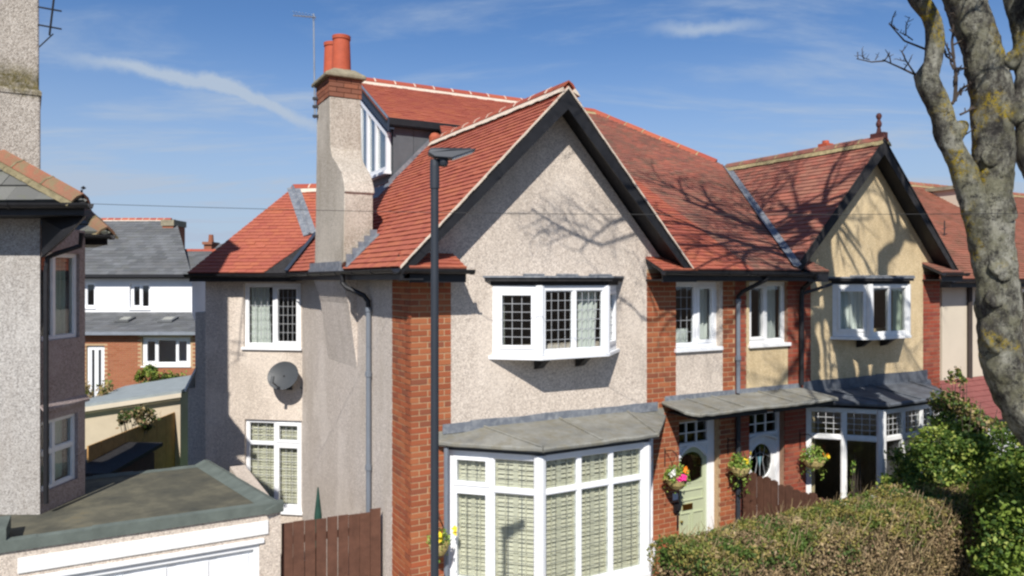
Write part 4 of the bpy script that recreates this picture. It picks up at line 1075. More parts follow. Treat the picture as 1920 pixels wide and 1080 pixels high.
# wing roof
ez = 5.33; sl = .84
rxp, _ = onM(M2w, 548, 400, 1.8); yr = 1.83; rz = ez+sl*(yr+.35)
e0, _ = onM(M2w, 352, 520, -.35)
def m2(x, y, z): return M2 @ Vector((x, y, z))
vb, _ = onM(M2w, 543, 515, -.35); vt, _ = onM(M2w, 592, 452, .5)
al2 = M2.to_3x3() @ Vector((1, 0, 0)); al2b = M2.to_3x3() @ Vector((0, 1, 0))
tile_slope([m2(e0, -.35, ez), m2(vb, -.35, ez), m2(vt, .50, ez+sl*.85), m2(vt+1.0, yr, rz), m2(rxp, yr, rz)], al2, M_['tileA'], A, 'wing_roof_slope')
tile_slope([m2(e0, -.35, ez), m2(rxp, yr, rz), m2(e0, 4.0, ez)], al2b, M_['tileA'], A, 'wing_hip_slope')
b = MB(); b.slab([m2(rxp, yr, rz), m2(rxp+2, yr, rz), m2(rxp+2, 4.0, ez), m2(e0, 4.0, ez)], .06); b.build('wing_rear_slope', M_['tileA'], A)
ridge_line(m2(rxp, yr, rz+.05), m2(rxp+1.6, yr, rz+.05), A, R_, M_['mortar_cream'], mw=.045)
nn_ = (M2.to_3x3() @ Vector((0, -sl, 1))).normalized()
def leadstrip(p, q, w, name='lead_strip'):
    d = (q-p).normalized(); sd = d.cross(nn_).normalized(); b = MB()
    b.prism([p+sd*w/2+nn_*.03, q+sd*w/2+nn_*.03, q-sd*w/2+nn_*.03, p-sd*w/2+nn_*.03], nn_*.012, t=.5); b.tube([p+nn_*.05, q+nn_*.05], .03, 6); return b.build(name, M_['lead'], A)
lxx, _ = onM(M2w, 581, 452, .45)
leadstrip(m2(rxp+.02, yr-.02, rz), m2(lxx-.02, .52, ez+sl*.87), .26)
b = MB()
p, q = m2(vb-.02, -.38, ez+.03), m2(vt+.02, .55, ez+sl*.9+.03); d = (q-p).normalized(); sd = d.cross(nn_).normalized()
b.prism([p, q, q-sd*.07, p-sd*.07], nn_*.02, t=.5); b.build('valley_lead', M_['darkblue'], A)
b = MB(); b.M = M2; b.box(e0+.02, -.33, ez-.16, vb+.1, -.30, ez-.02); b.box(e0+.05, -.30, ez-.14, vb+.1, 0, ez-.12); b.box(e0+.02, -.30, ez-.16, e0+.05, 3.9, ez-.02); b.box(e0+.05, .0, ez-.14, -.004, 3.9, ez-.12); b.build('eave_board', M_['black'], A)
gg = gutter(A, m2(e0-.02, -.40, ez-.02), m2(vb+.12, -.40, ez-.03))
# low rear buttress at the wing's far corner
b = MB(); b.M = M2
xb, _ = onM(M2w, 366, 700, .8); b.box(xb, .8, 0, .02, 1.2, 4.55); b.box(xb-.16, .8, 0, xb, 1.2, 3.0); b.build('rear_buttress', M_['pebbleA'], A)
b = MB(); b.M = M2; b.prism([(xb-.20, .76, 2.92), (xb+.02, .76, 3.35), (xb+.02, .76, 3.42), (xb-.22, .76, 2.97)], (0, .5, 0)); b.build('buttress_coping', M_['white_old'], A)

# B's finial and little rear chimney
b = MB(); b.box(8.69, -.33, 7.70, 8.81, -.07, 7.80); b.lathe([(.06, 7.78), (.04, 7.83), (.028, 7.90), (.045, 7.93), (.05, 7.97), (.035, 8.01), (.024, 8.04), (.042, 8.07), (.05, 8.11), (.03, 8.15), (0, 8.16)], 14, (8.75, -.20, 0)); b.build('finial', simple('dark_terracotta', (.11, .04, .035), .7), Bh)
p = MH.inverted() @ at(1548, 275, 19); b = MB(); b.box(p.x-.13, p.y-.13, p.z-.9, p.x+.13, p.y+.13, p.z+.07); b.lathe([(.09, p.z+.07), (.08, p.z+.15)], 12, (p.x, p.y, 0)); b.build('rear_chimney', M_['pot'], Bh)
# small fittings on the front of A
b = MB(); b.box(4.18, -.05, 1.72, 4.27, -.002, 1.86); b.box(4.19, -.09, 1.76, 4.26, -.05, 1.84); b.tube([(4.225, -.06, 1.72), (4.225, -.06, 1.5)], .012, 6); b.build('door_lamp', M_['black'], A)
b = MB(); b.box(4.17, -.012, 1.90, 4.27, -.002, 2.0); b.build('house_plaque', M_['white'], A)
b = MB(); b.box(.26, -.018, 2.40, .36, -.002, 2.62)
for i in range(5): b.box(.27, -.024, 2.42+i*.04, .35, -.018, 2.435+i*.04)
b.build('air_vent', M_['black_dull'], A)

# ================================================================ neighbour house on the left
ND = thing('house', 'pale pebble-dashed house cut by the left edge, with a hipped mossy roof and tall stack', 'house', Matrix.Translation((0, 0, 0)))
cx_, cy_ = -5.69, 9.0
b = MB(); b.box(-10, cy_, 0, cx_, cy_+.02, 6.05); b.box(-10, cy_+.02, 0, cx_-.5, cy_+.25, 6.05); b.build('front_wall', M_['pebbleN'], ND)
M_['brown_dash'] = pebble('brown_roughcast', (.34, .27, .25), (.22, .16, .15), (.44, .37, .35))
sx = lambda y: cx_+(y-cy_)*.054
Ms = Mseg((sx(9.003), 9.252), (sx(9.87), 9.87)); Ls = seglen((sx(9.003), 9.252), (sx(9.87), 9.87))
Ms0 = Mseg((cx_, 9.0), (sx(9.87), 9.87)); L0 = seglen((cx_, 9.0), (sx(9.87), 9.87))
a0, zt1 = onM(Ms0, 77, 472); a1, zb1 = onM(Ms0, 149, 632); a0 = max(a0, .03)
c0, zt2 = onM(Ms0, 77, 792); c1, zb2 = onM(Ms0, 146, 868)
w = MB(); w.M = Ms0; wall(w, L0, 0, 5.85, [(.012, a1, zb1, zt1), (.012, c1, 2.62, zt2)], .16, x0=.004)
w.M = I4; w.box(-10, 9.70, 0, sx(9.87)-.17, 9.87, 5.85)
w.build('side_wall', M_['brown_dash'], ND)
b = MB(); b.M = Ms0; b.prism([(.0, -.001, 3.66), (L0+.02, -.001, 3.66), (L0+.02, -.05, 3.60), (0, -.05, 3.60)], (0, 0, .03)); b.build('string_course', M_['brown_dash'], ND)
for (q0, q1, z0_, z1_, rows) in ((.012, a1, zb1, zt1, (1,)), (.012, c1, 2.62, zt2, (1.2, 1))):
    o, Mw, P = flatwin(ND, Ms0, q0, q1, z0_, z1_, (1, 1.5), rows, set(), 'side_window', None, rec=.04, mat='white_old', fw=.045, sill=False)
    curtain(o, Mw, (q1-q0)*.52, (q1-q0)*.9, .05, (z1_-z0_)-.05, .12, 'curtain_green')
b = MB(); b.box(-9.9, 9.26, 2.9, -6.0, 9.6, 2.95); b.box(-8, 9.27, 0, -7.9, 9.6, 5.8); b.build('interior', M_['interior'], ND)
# front roof: hip towards the camera side
ex, ey, ez_ = -4.86, 8.50, 6.09
pt_ = .42
def hipcorner(parent, ex, ey, ez, run, pitch, mat, back, gx=-12):
    top = ez+run*pitch
    tile_slope([(gx, ey, ez), (ex, ey, ez), (ex-run, ey+run, top), (gx, ey+run, top)], (1, 0, 0), M_[mat], parent, 'front_slope', gauge=.26, width=.33, th=.02)
    tile_slope([(ex, ey, ez), (ex, ey+back, ez), (ex-run, ey+back+.0, top), (ex-run, ey+run, top)], (0, 1, 0), M_[mat], parent, 'side_slope', gauge=.26, width=.33, th=.02)
    ridge_line((ex-.05, ey+.05, ez+.05), (ex-run, ey+run, top+.04), parent, M_['pot'], M_['mortar_moss'], r=.12, mw=.06, name='hip_tile', n=round(run*1.45/.42))
def canted_roof(E0, E1, E3, Tp, T0, ez, tz, par):
    tile_slope([(*E0, ez), (*E1, ez), (*Tp, tz), (*T0, tz)], (1, 0, 0), M_['slateN'], par, 'front_slope', gauge=.26, width=.33, th=.02)
    tile_slope([(*E1, ez), (*E3, ez), (*Tp, tz)], (E3[0]-E1[0], E3[1]-E1[1], 0), M_['slateN'], par, 'side_slope', gauge=.26, width=.33, th=.02)
    e1 = Vector((*E1, ez+.05)); t = Vector((*Tp, tz+.04)); ridge_line(e1+(t-e1)*.02, t, par, M_['hipmoss'], M_['mortar_moss_dark'], r=.12, mw=.02, name='hip_tile', n=round((t-e1).length/.5))
    b = MB(); b.slab([(*E3, ez), (E0[0], E3[1]+1.5, ez), (*T0, tz), (*Tp, tz)], .05); b.build('rear_slope', M_['slateN'], par)
    b = MB(); b.prism([(E0[0], E0[1]+.02, ez-.15), (E1[0]-.02, E1[1]+.02, ez-.15), (E3[0]-.02, E3[1], ez-.15), (E0[0], E3[1], ez-.15)], (0, 0, .11)); b.build('soffit', M_['black'], par)
    gutter(par, (E0[0], E0[1]-.05, ez-.01), (E1[0]+.05, E1[1]-.05, ez-.02), r=.06)
canted_roof((-12, 8.50), (ex, ey), (-5.66, 9.42), (-6.32, 9.12), (-12, 9.12), ez_, 6.78, ND)
b = MB(); b.prism([(ex-.06, ey+.1, ez_-.15), (ex-.25, ey+.1, ez_-.36), (-5.62, ey+.42, ez_-.62), (-5.62, ey+.42, ez_-.15)], (-.05, .12, 0)); b.build('soffit_bracket', M_['black'], ND)
b = MB(); b.tube([(ex-.05, ey+.02, ez_+.02), (ex-.05, ey+.02, ez_+.14)], .012, 6); b.lathe([(.0, -.02), (.03, 0), (0, .025)], 10, (ex-.03, ey+.02, ez_+.16)); b.build('hip_iron', M_['black'], ND)
canted_roof((-9, 9.95), (-5.38, 9.95), (-6.0, 10.8), (-6.7, 11.2), (-9, 11.2), 5.82, 6.5, ND)
b = MB(); b.tube([(-5.30, 9.2, 5.78), (-5.32, 9.2, 5.62), (-5.52, 9.05, 5.52), (-5.61, 9.02, 5.47), (-5.63, 9.02, 5.3), (-5.63, 9.02, 2.5)], .03, 8); b.build('downpipe', M_['black'], ND)
# tall stack of the neighbour with mossy ledge
b = MB(); Zs = 9.25; sxr = (76-960)/1400*Zs
STM = T(sxr, Zs, 0) @ Matrix.Rotation(R(33), 4, 'Z') @ T(-sxr, -Zs, 0); b.M = STM
loft(b, [(6.0, sxr-1.7, sxr, Zs, Zs+.9), (7.45, sxr-1.7, sxr, Zs, Zs+.9), (7.54, sxr-1.7, sxr-.015, Zs, Zs+.9), (10.4, sxr-1.7, sxr-.02, Zs+.01, Zs+.9)])
def mossy(name, base, dark, light, z0, z1):
    mt = pebble(name, base, dark, light, scale=80); nt = mt.node_tree; bs = nt.nodes['Principled BSDF']; src = bs.inputs['Base Color'].links[0].from_socket
    k = Mat.__new__(Mat); k.m = mt; k.nt = nt; k.b = bs; k.tc = None
    sp = k.n('ShaderNodeSeparateXYZ'); k.l(k.co(), sp.inputs[0]); zz = k.math('ADD', sp.outputs[2], k.math('MULTIPLY', k.math('SUBTRACT', k.noise(5, 6, .7), .5), .35))
    up = k.n('ShaderNodeMapRange', interpolation_type='SMOOTHSTEP'); k.l(zz, up.inputs[0]); up.inputs[1].default_value = z0-.10; up.inputs[2].default_value = z0+.08
    dn = k.n('ShaderNodeMapRange', interpolation_type='SMOOTHSTEP'); k.l(zz, dn.inputs[0]); dn.inputs[1].default_value = z1+.18; dn.inputs[2].default_value = z1-.10
    f = k.math('MULTIPLY', k.math('MULTIPLY', up.outputs[0], dn.outputs[0]), k.ramp(k.noise(22, 5, .8), [(.35, (.45, .45, .45)), (.6, (1, 1, 1))]))
    k.l(k.mix(f, src, k.ramp(k.noise(14, 5, .7), [(.35, (.05, .045, .015)), (.65, (.16, .13, .04))])), bs.inputs['Base Color']); return mt
M_['pebbleStack'] = mossy('mossy_stack_dash', (.44, .39, .33), (.20, .17, .14), (.60, .55, .48), 7.50, 7.76)
nst = bevel(b.build('chimney_stack', M_['pebbleStack'], ND), .02, 2)
b = MB(); b.M = STM; loft(b, [(7.48, sxr-1.70, sxr+.012, Zs-.012, Zs+.92), (7.52, sxr-1.72, sxr+.015, Zs-.016, Zs+.92), (7.55, sxr-1.70, sxr-.005, Zs-.002, Zs+.9)]); b.build('weathering_ledge', M_['pebbleStack'], nst)
b = MB(); b.M = STM; loft(b, [(10.4, sxr-1.8, sxr+.08, Zs-.08, Zs+1.0), (10.5, sxr-1.8, sxr+.08, Zs-.08, Zs+1.0)]); b.build('chimney_cap', M_['conc'], nst)
# aerial on that stack
Z_a = HC+(525-52)/1400*Zs
ae = thing('tv_aerial', 'black television aerial fixed to the stack at the top left edge', 'aerial', T(sxr, Zs-.05, Z_a))
b = MB(); b.tube([(.16, -.03, -.12), (.30, .0, 1.2)], .012, 6); b.build('mast', M_['black'], ae)
for i, z in enumerate((-.02, .20)):
    b = MB(); b.tube([(-.0, 0, z+.04), (.30, -.02, z-.02)], .010, 6); b.build('boom', M_['black'], ae)
b = MB(); b.tube([(0, .02, -.25), (.2, -.02, -.10)], .008, 5); b.build('bracket', M_['black'], ae)

# ================================================================ garage
GA = thing('garage', 'flat-roofed pebble-dashed garage with white up-and-over door, roof felt half in shadow', 'garage', MH.copy())
Zr = 2.36
gf = .93
gl, _, = -5.4, 0
def ond(x, y, d):
    o = MH.inverted() @ Vector((0, 0, HC)); dr = MH.to_3x3().inverted() @ Vector(((x-960)/1400, 1, (525-y)/1400)); t = (d-o.y)/dr.y; p = o+dr*t; return p.x, p.z
lx0_, lzt = ond(33, 1046, gf); lx1_, _ = ond(503, 976, gf)
dx0, dz = ond(45, 1078, gf); dx1, dz1 = ond(487, 1018, gf)
dz = dz1
w = MB(); w.M = Mseg((gl, gf), (-1.36, gf)); wall(w, -1.36-gl, 0, Zr-.02, [(dx0-gl, dx1-gl, 0, dz)], .2)
w.M = I4; w.box(-1.58, gf+.2, 0, -1.361, 3.5, Zr-.02); w.build('rendered_wall', M_['pebbleA'], GA)
rf = MB(); rf.prism([(-1.36, gf+.05, Zr-.018), (-1.86, 3.72, Zr-.018), (gl-.6, 3.80, Zr-.018), (gl-.6, gf+.05, Zr-.018)], (0, 0, .03)); rf.build('felt_roof', M_['felt'], GA)
up = MB()
def lip(p, q, w0=.17, h=.12):
    p, q = Vector((*p, 0)), Vector((*q, 0)); d = (q-p).normalized(); n = Vector((-d.y, d.x, 0)); z = Zr-.04; k = max(1, int((q-p).length/.5))
    for i in range(k):
        a = p+(q-p)*(i/k); c = p+(q-p)*((i+1)/k); j = random.uniform(-.006, .006)
        P = [a+Vector((0, 0, z+.0)), a+Vector((0, 0, z+h+j)), a+n*.07+Vector((0, 0, z+h+.015+j)), a+n*w0+Vector((0, 0, z+.055)), a+n*w0+Vector((0, 0, z))]
        up.prism(P, c-a, t=.5)
lip((gl-.6, gf-.03), (-1.33, gf-.03)); lip((-1.33, gf-.03), (-1.85, 3.75), .22, .10); lip((-1.85, 3.75), (gl-.6, 3.82), .2, .05)
up.box(-4.42, gf-.02, Zr+.05, -4.20, gf+.5, Zr+.21)
up.build('roof_upstand', M_['feltedge'], GA)
b = MB(); b.box(lx0_, gf-.022, dz+.10, lx1_, gf-.002, lzt); bevel(b.build('lintel_board', M_['white_old'], GA), .006)
b = MB(); b.box(dx0, gf+.02, dz-.075, dx1, gf+.10, dz); b.box(dx0, gf+.02, 0, dx0+.07, gf+.10, dz-.075); b.box(dx1-.07, gf+.02, 0, dx1, gf+.10, dz-.075); b.box(dx0-.02, gf-.03, dz, dx1+.05, gf+.02, dz+.05); bevel(b.build('door_frame', M_['white'], GA), .006)
b = MB(); b.box(dx0+.07, gf+.075, .12, dx1-.07, gf+.11, dz-.075); gd = b.build('garage_door', M_['white'], GA)
n = 5; pw = (dx1-dx0-.14)/n
for i in range(n):
    b = MB(); a = dx0+.07+i*pw
    for j in range(3):
        z0_, z1_ = .18+j*.58, .18+j*.58+.50; b.box(a+.05, gf+.062, z0_, a+pw-.05, gf+.0745, z1_) if z1_ < dz-.08 else b.box(a+.05, gf+.062, z0_, a+pw-.05, gf+.0745, dz-.13)
        break
    bevel(b.build('door_panel', M_['white'], gd), .006)
    b = MB(); b.box(a+.05, gf+.062, .76, a+pw-.05, gf+.0745, 1.26); bevel(b.build('door_panel', M_['white'], gd), .006)
    if dz-.13 > 1.36: b = MB(); b.box(a+.05, gf+.062, 1.34, a+pw-.05, gf+.0745, dz-.13); bevel(b.build('door_panel', M_['white'], gd), .006)

# side gate
GT = thing('side_gate', 'brown stained timber gate between the garage and the pink house', 'gate', MH.copy())
gm = Mseg((-1.33, 1.02), (-.06, .93)); n = 9; gw = seglen((-1.33, 1.02), (-.06, .93))/n
for i in range(n):
    b = MB(); b.M = gm; g0 = .002 + (.004 if i in (2, 3, 4, 5) else 0); h = 2.13+.006*math.sin(i*1.7)+(.03 if i == n-1 else 0)
    b.box(i*gw+g0, random.uniform(-.004, .004), .15, (i+1)*gw-g0, .022, h); b.build('board', M_['fence'], GT)
for z in (.5, 1.15, 1.85):
    b = MB(); b.M = gm; b.box(.02, .026, z, n*gw-.02, .062, z+.09); b.build('rail', M_['fence'], GT)

# garden fence between the two front gardens
FN = thing('garden_fence', 'brown close-boarded fence between the two front doors, behind the hedge', 'fence', MH.copy())
fm = Mseg((5.50, -.12), (5.50, -2.6)); L = 2.48; n = 18; fwid = L/n
for i in range(n):
    b = MB(); b.M = fm; gp_ = .004 if i > 9 else (.010 if i in (1, 2, 4, 5) else .006)
    h = 2.17-.0*i+.02*math.sin(i*2.3)+.05*math.exp(-((i-2)/3)**2)
    b.prism([(i*fwid+gp_, 0, .15), ((i+1)*fwid-gp_, 0, .15), ((i+1)*fwid-gp_, 0, h-.02), ((i+.5)*fwid, 0, h), (i*fwid+gp_, 0, h-.02)], (0, .02, 0)); b.build('board', M_['fence'], FN)
for z in (.6, 1.75):
    b = MB(); b.M = fm; b.box(0, .024, z, L, .06, z+.08); b.build('rail', M_['fence'], FN)

# ================================================================ street lamp
lp = at(815, 525, 4.9)
LM = thing('street_lamp', 'slim dark grey street lamp column with a flat head, in front of the pink house', 'street lamp', T(lp.x, lp.y, 0))
b = MB(); b.lathe([(.07, .1), (.07, 1.2), (.045, 1.35), (.0275, 1.40), (.026, 5.80), (.031, 5.80), (.031, 5.95), (.028, 5.99), (.0, 5.99)], 20); b.build('column', M_['lampgrey'], LM, smooth=True).data.polygons.foreach_set('use_smooth', [False]*len(LM.children[0].data.polygons)) if False else b.build('column', M_['lampgrey'], LM)
M_['lamp_head'] = simple('lamp_casting', (.05, .055, .06), .4, .5, .3, var=.1)
b = MB(); b.M = Matrix.Rotation(R(8), 4, 'Z') @ T(0, 0, 6.0) @ Matrix.Rotation(R(-3), 4, 'Y')
b.prism([(-.045, -.05, .030), (.0, -.055, .0), (.11, -.055, -.012), (.26, -.045, .036), (.275, -.04, .048), (.10, -.05, .052), (-.03, -.045, .056)], (0, .11, 0))
b.lathe([(.0, -.045), (.026, -.04), (.033, -.015), (.033, .02)], 14, (.055, 0, -.015)); bevel(b.build('lamp_head', M_['lampgrey'], LM), .008)
b = MB(); b.M = Matrix.Rotation(R(8), 4, 'Z') @ T(0, 0, 6.0) @ Matrix.Rotation(R(-3), 4, 'Y')
b.prism([(-.03, -.03, .057), (.10, -.035, .053), (.24, -.03, .050), (.24, -.03, .054), (.10, -.035, .060), (-.02, -.03, .063)], (0, .07, 0)); b.build('heat_sink', M_['lamp_head'], LM)
b = MB(); b.M = Matrix.Rotation(R(8), 4, 'Z') @ T(0, 0, 6.0) @ Matrix.Rotation(R(-3), 4, 'Y')
b.prism([(.115, -.045, -.011), (.25, -.036, .032), (.25, -.036, .028), (.115, -.045, -.016)], (0, .08, 0)); b.build('lamp_lens', M_['galv'], LM)

# ================================================================ dish, aerial, cables
dl, dz_ = onM(M2w, 530, 704, -.28)
SD = thing('satellite_dish', 'grey oval satellite dish on the pebble-dashed side wall below the upper window', 'satellite dish', M2w @ T(dl, 0, dz_))
b = MB(); n = 28; rings = 6; fwd = Vector((-.10, -1, .42)).normalized(); rt = fwd.cross(Vector((0, 0, 1))).normalized(); upv = rt.cross(fwd); c0_ = Vector((0, -.28, 0))
vs = []; fs = []
for s_i, off in ((0, 0), (1, -.008)):
    base = len(vs); vs.append(c0_-fwd*(.055)+fwd*off)
    for r_i in range(1, rings+1):
        q = r_i/rings
        for k in range(n): t = 2*math.pi*k/n; vs.append(c0_+rt*(.315*q*math.cos(t))+upv*(.27*q*math.sin(t))-fwd*(.055*(1-q*q))+fwd*off)
    for k in range(n): fs.append((base, base+1+k, base+1+(k+1) % n))
    for r_i in range(rings-1):
        for k in range(n): a = base+1+r_i*n; fs.append((a+k, a+n+k, a+n+(k+1) % n, a+(k+1) % n))
o1 = 1+(rings-1)*n; o2 = o1+1+rings*n
for k in range(n): fs.append((o1+k, o2+k, o2+(k+1) % n, o1+(k+1) % n))
b.add(vs, fs, .5); b.build('reflector', M_['dish'], SD)
b = MB(); b.tube([c0_-upv*.25, c0_+fwd*.30-upv*.20], .012, 6); b.build('feed_arm', M_['dish'], SD)
b = MB(); b.tube([c0_+fwd*.29-upv*.22, c0_+fwd*.30-upv*.10], .03, 10); b.build('receiver', M_['dish'], SD)
b = MB(); b.tube([c0_-fwd*.05, (0, -.02, -.05), (0, -.01, -.2)], .02, 8); b.box(-.06, -.02, -.30, .06, -.002, -.10); b.build('wall_bracket', M_['black'], SD)
def cable(name, pts, r, label, mat='cable'):
    b = MB(); b.tube(pts, r, 5); o = b.build(name, M_[mat]); tag(o, label, 'cable'); return o
pts = []
for i in range(9):
    t = i/8; lx, lz = onM(M2w, 563+60*t, 726+22*t, -.008); pts.append(M2w @ Vector((lx, -.010, lz-.02*math.sin(t*9))))
b = MB(); b.M = M2w.inverted(); b.M = (M2w @ T(dl, 0, dz_)).inverted(); b.tube(pts, .009, 5); b.build('cable', M_['cable'], SD)
ap = Hw(-.33, 3.30, 0)
TA = thing('tv_aerial', 'tall thin television aerial pole strapped to the left of the tall chimney', 'aerial', T(ap.x, ap.y, 0))
k_ = ap.y
zz_ = lambda y: HC+(525-y)/1400*k_
b = MB(); b.tube([(-.0, 0, zz_(222)), (-.02, 0, zz_(26))], .014, 8); b.build('mast', M_['galv'], TA)
b = MB(); b.tube([(.02, -.02, zz_(33)), (-.36, .05, zz_(27))], .010, 6); b.build('boom', M_['galv'], TA)
for i in range(7): b = MB(); x = -.02-.05*i; b.tube([(x, -.10, zz_(31-i)), (x, .14, zz_(31-i))], .004, 5); b.build('element', M_['galv'], TA)
for y in (185, 200, 218): b = MB(); b.box(-.03, -.03, zz_(y)-.02, .10, .03, zz_(y)+.02); b.build('strap', M_['black'], TA)
p, q = at(-200, 372, 9), at(2150, 402, 7.6)
cable('overhead_cable', [p+(q-p)*(i/24)+Vector((0, 0, -.10*math.sin(math.pi*i/24)+(.02))) for i in range(25)], .0032, 'thin black telephone cable strung level across the whole street in front of the gables')

# ================================================================ back gardens and far houses (left gap)
def X_(x, k): return (x-960)/1400*k
def Z_(y, k): return HC+(525-y)/1400*k
FH = thing('terraced_house', 'white rendered house with grey slate roof and brick lean-to, seen through the gap', 'house', Matrix.Identity(4))
ZF, ZB = 30.0, 27.6
xl, xr = -24, X_(360, ZF)
def fx(x): return X_(x, ZF)
def fz(y): return Z_(y, ZF)
M0 = T(xl, ZF, 0)
hs = [(fx(243)-xl, fx(281)-xl, fz(579), fz(531)), (fx(138)-xl, fx(178)-xl, fz(577), fz(529))]
w = MB(); w.M = M0; wall(w, xr-xl, 0, fz(513), hs, .3); w.M = I4; w.box(xr-.3, ZF+.3, 0, xr, ZF+8, fz(513)); w.build('rendered_wall', M_['white_render'], FH)
for hh in hs:
    o, Mw, P = flatwin(FH, M0, *hh, (1.2, 1), (1,), {(0, 0)}, 'upper_window', None, fw=.09, rec=.1)
b = MB(); b.box(xl, ZF+.31, 0, xr-.31, ZF+2, .3); b.box(xl, ZF+2, 0, xr-.31, ZF+2.1, 5.4); b.build('interior', M_['interior'], FH)
rzz = Z_(412, ZF+4.2)
tile_slope([(xl, ZF-.35, fz(515)), (X_(366, ZF), ZF-.35, fz(515)), (X_(330, ZF+4.2), ZF+4.2, rzz), (xl, ZF+4.2, rzz)], (1, 0, 0), M_['slate'], FH, 'slate_roof', gauge=.26, width=.33, th=.01)
tile_slope([(X_(300, ZF), ZF-.34, fz(515)), (X_(420, ZF), ZF-.34, fz(515)), (X_(420, ZF+4), ZF+2.6, Z_(470, ZF+2.6)), (X_(300, ZF+4), ZF+2.6, Z_(470, ZF+2.6))], (1, 0, 0), M_['slate'], FH, 'lower_slate_roof', gauge=.26, width=.33, th=.01)
ridge_line((xl, ZF+4.2, rzz+.05), (X_(322, ZF+4.2), ZF+4.2, rzz+.05), FH, M_['ridge'], M_['mortar_cream'], n=26)
ridge_line((X_(340, ZF+2.6), ZF+2.6, Z_(470, ZF+2.6)+.04), (X_(420, ZF+2.6), ZF+2.6, Z_(470, ZF+2.6)+.04), FH, M_['ridge'], M_['ridge'], n=4)
b = MB(); b.box(xl, ZF-.42, fz(520), X_(372, ZF), ZF-.33, fz(515)); b.box(xl, ZF-.33, fz(522), X_(372, ZF), ZF-.002, fz(520)); b.build('eave_gutter', M_['black'], FH)
b = MB(); b.box(X_(316, 34), 33.4, Z_(468, 34), X_(336, 34), 34.6, Z_(425, 34)); c_ = b.build('chimney', M_['brickstack'], FH)
b = MB(); b.box(X_(314, 34), 33.35, Z_(425, 34), X_(338, 34), 34.65, Z_(414, 34)); b.build('chimney_cap', M_['conc'], c_)
b = MB(); b.box(X_(314, 34), 33.2, Z_(470, 34), X_(342, 34), 33.38, Z_(460, 34)); b.build('lead_flashing', M_['white_old'], c_)
# lean-to in brick
wx0, wx1 = X_(266, ZB), X_(357, ZB); M1 = T(-24, ZB, 0); xe = X_(376, ZB)
hl = [(wx0+24, wx1+24, Z_(686, ZB), Z_(632, ZB)), (X_(162, ZB)+24, X_(196, ZB)+24, 0, Z_(648, ZB))]
w = MB(); mm = {}; w.M = M1; wall(w, xe+24, 0, Z_(622, ZB), hl, .25)
w.build('brick_wall', M_['mortar'], FH)
L = BRICKS.setdefault('F', [])
rest = MB(); rest.M = T(-24, ZB-.012, 0); x0_ = X_(150, ZB)+24; k = 0
for k in range(int(.6/.075), int(Z_(622, ZB)/.075)):
    zb0 = k*.075; a = x0_-(k % 2)*.1125
    while a < xe+24:
        mid = a+.11; ok = not any(h[0]-.1 < mid < h[1]+.1 and h[2]-.05 < zb0+.03 < h[3]+.03 for h in hl)
        if ok and a+.22 < xe+24+.01: rest.box(a+.006, 0, zb0+.008, a+.219, .011, zb0+.068)
        a += .225
rest.build('brickwork', M_['brickFar'], FH, kind='stuff')
b = MB(); b.box(X_(262, ZB), ZB-.03, Z_(632, ZB)+.02, X_(361, ZB), ZB-.013, Z_(624, ZB)); b.build('window_lintel', M_['cream'], FH)
o, Mw, P = flatwin(FH, M1, *hl[0], (1, 1.75, 1), (1,), {(0, 0), (2, 0)}, 'kitchen_window', None, fw=.12, rec=.08)
o, Mw, P = flatwin(FH, M1, *hl[1], (1, 1), (1,), {(0, 0), (1, 0)}, 'patio_door', None, fw=.12, rec=.08, sill=False)
b = MB(); b.box(-23.9, ZB+.26, 0, xe-.3, ZB+2.1, .3); b.build('lean_to_floor', M_['interior'], FH)
tile_slope([(-24, ZB-.25, Z_(621, ZB)), (xe+.05, ZB-.25, Z_(621, ZB)), (X_(359, ZF), ZF-.01, fz(586)), (-24, ZF-.01, fz(586))], (1, 0, 0), M_['slate'], FH, 'lean_to_roof', gauge=.3, width=.33, th=.01)
b = MB(); b.box(-24, ZB-.34, Z_(627, ZB), xe+.05, ZB-.26, Z_(621, ZB)); b.build('gutter', M_['galv'], FH)
for px0, px1 in ((214, 240), (294, 322)):
    sl_ = (fz(586)-Z_(621, ZB))/(ZF-ZB+.24); ya, yb = ZB+.9, ZB+1.5; za = Z_(621, ZB)+sl_*(ya-ZB+.25); zb2_ = Z_(621, ZB)+sl_*(yb-ZB+.25)
    b = MB(); b.prism([(X_(px0, ya), ya, za+.03), (X_(px1, ya), ya, za+.03), (X_(px1, ya), yb, zb2_+.03), (X_(px0, ya), yb, zb2_+.03)], (0, 0, .06)); f_ = b.build('rooflight', M_['slate'], FH)
    b = MB(); b.prism([(X_(px0+5, ya), ya+.08, za+.095), (X_(px1-5, ya), ya+.08, za+.095), (X_(px1-5, ya), yb-.08, zb2_+.065), (X_(px0+5, ya), yb-.08, zb2_+.065)], (0, 0, .012)); b.build('rooflight_pane', simple('rooflight_pane', (.22, .22, .18), .2), f_)
F2 = thing('house', 'cream house beyond the white one, mostly hidden, with a thin brick chimney', 'house', Matrix.Identity(4))
w = MB(); Mh = T(X_(355, 34), 34, 0); hh2 = [(.45, 1.0, Z_(582, 34), Z_(535, 34)), (.7, 1.2, Z_(640, 34), Z_(600, 34))]; w.M = Mh; wall(w, 5, 0, Z_(513, 34), hh2, .3); w.build('wall', M_['cream'], F2)
for hh in hh2: flatwin(F2, Mh, *hh, (1,), (1,), set(), 'window', None, fw=.08, rec=.1)
b = MB(); b.box(X_(355, 34), 34.35, 0, X_(355, 34)+5, 36, .3); b.build('floor', M_['interior'], F2)
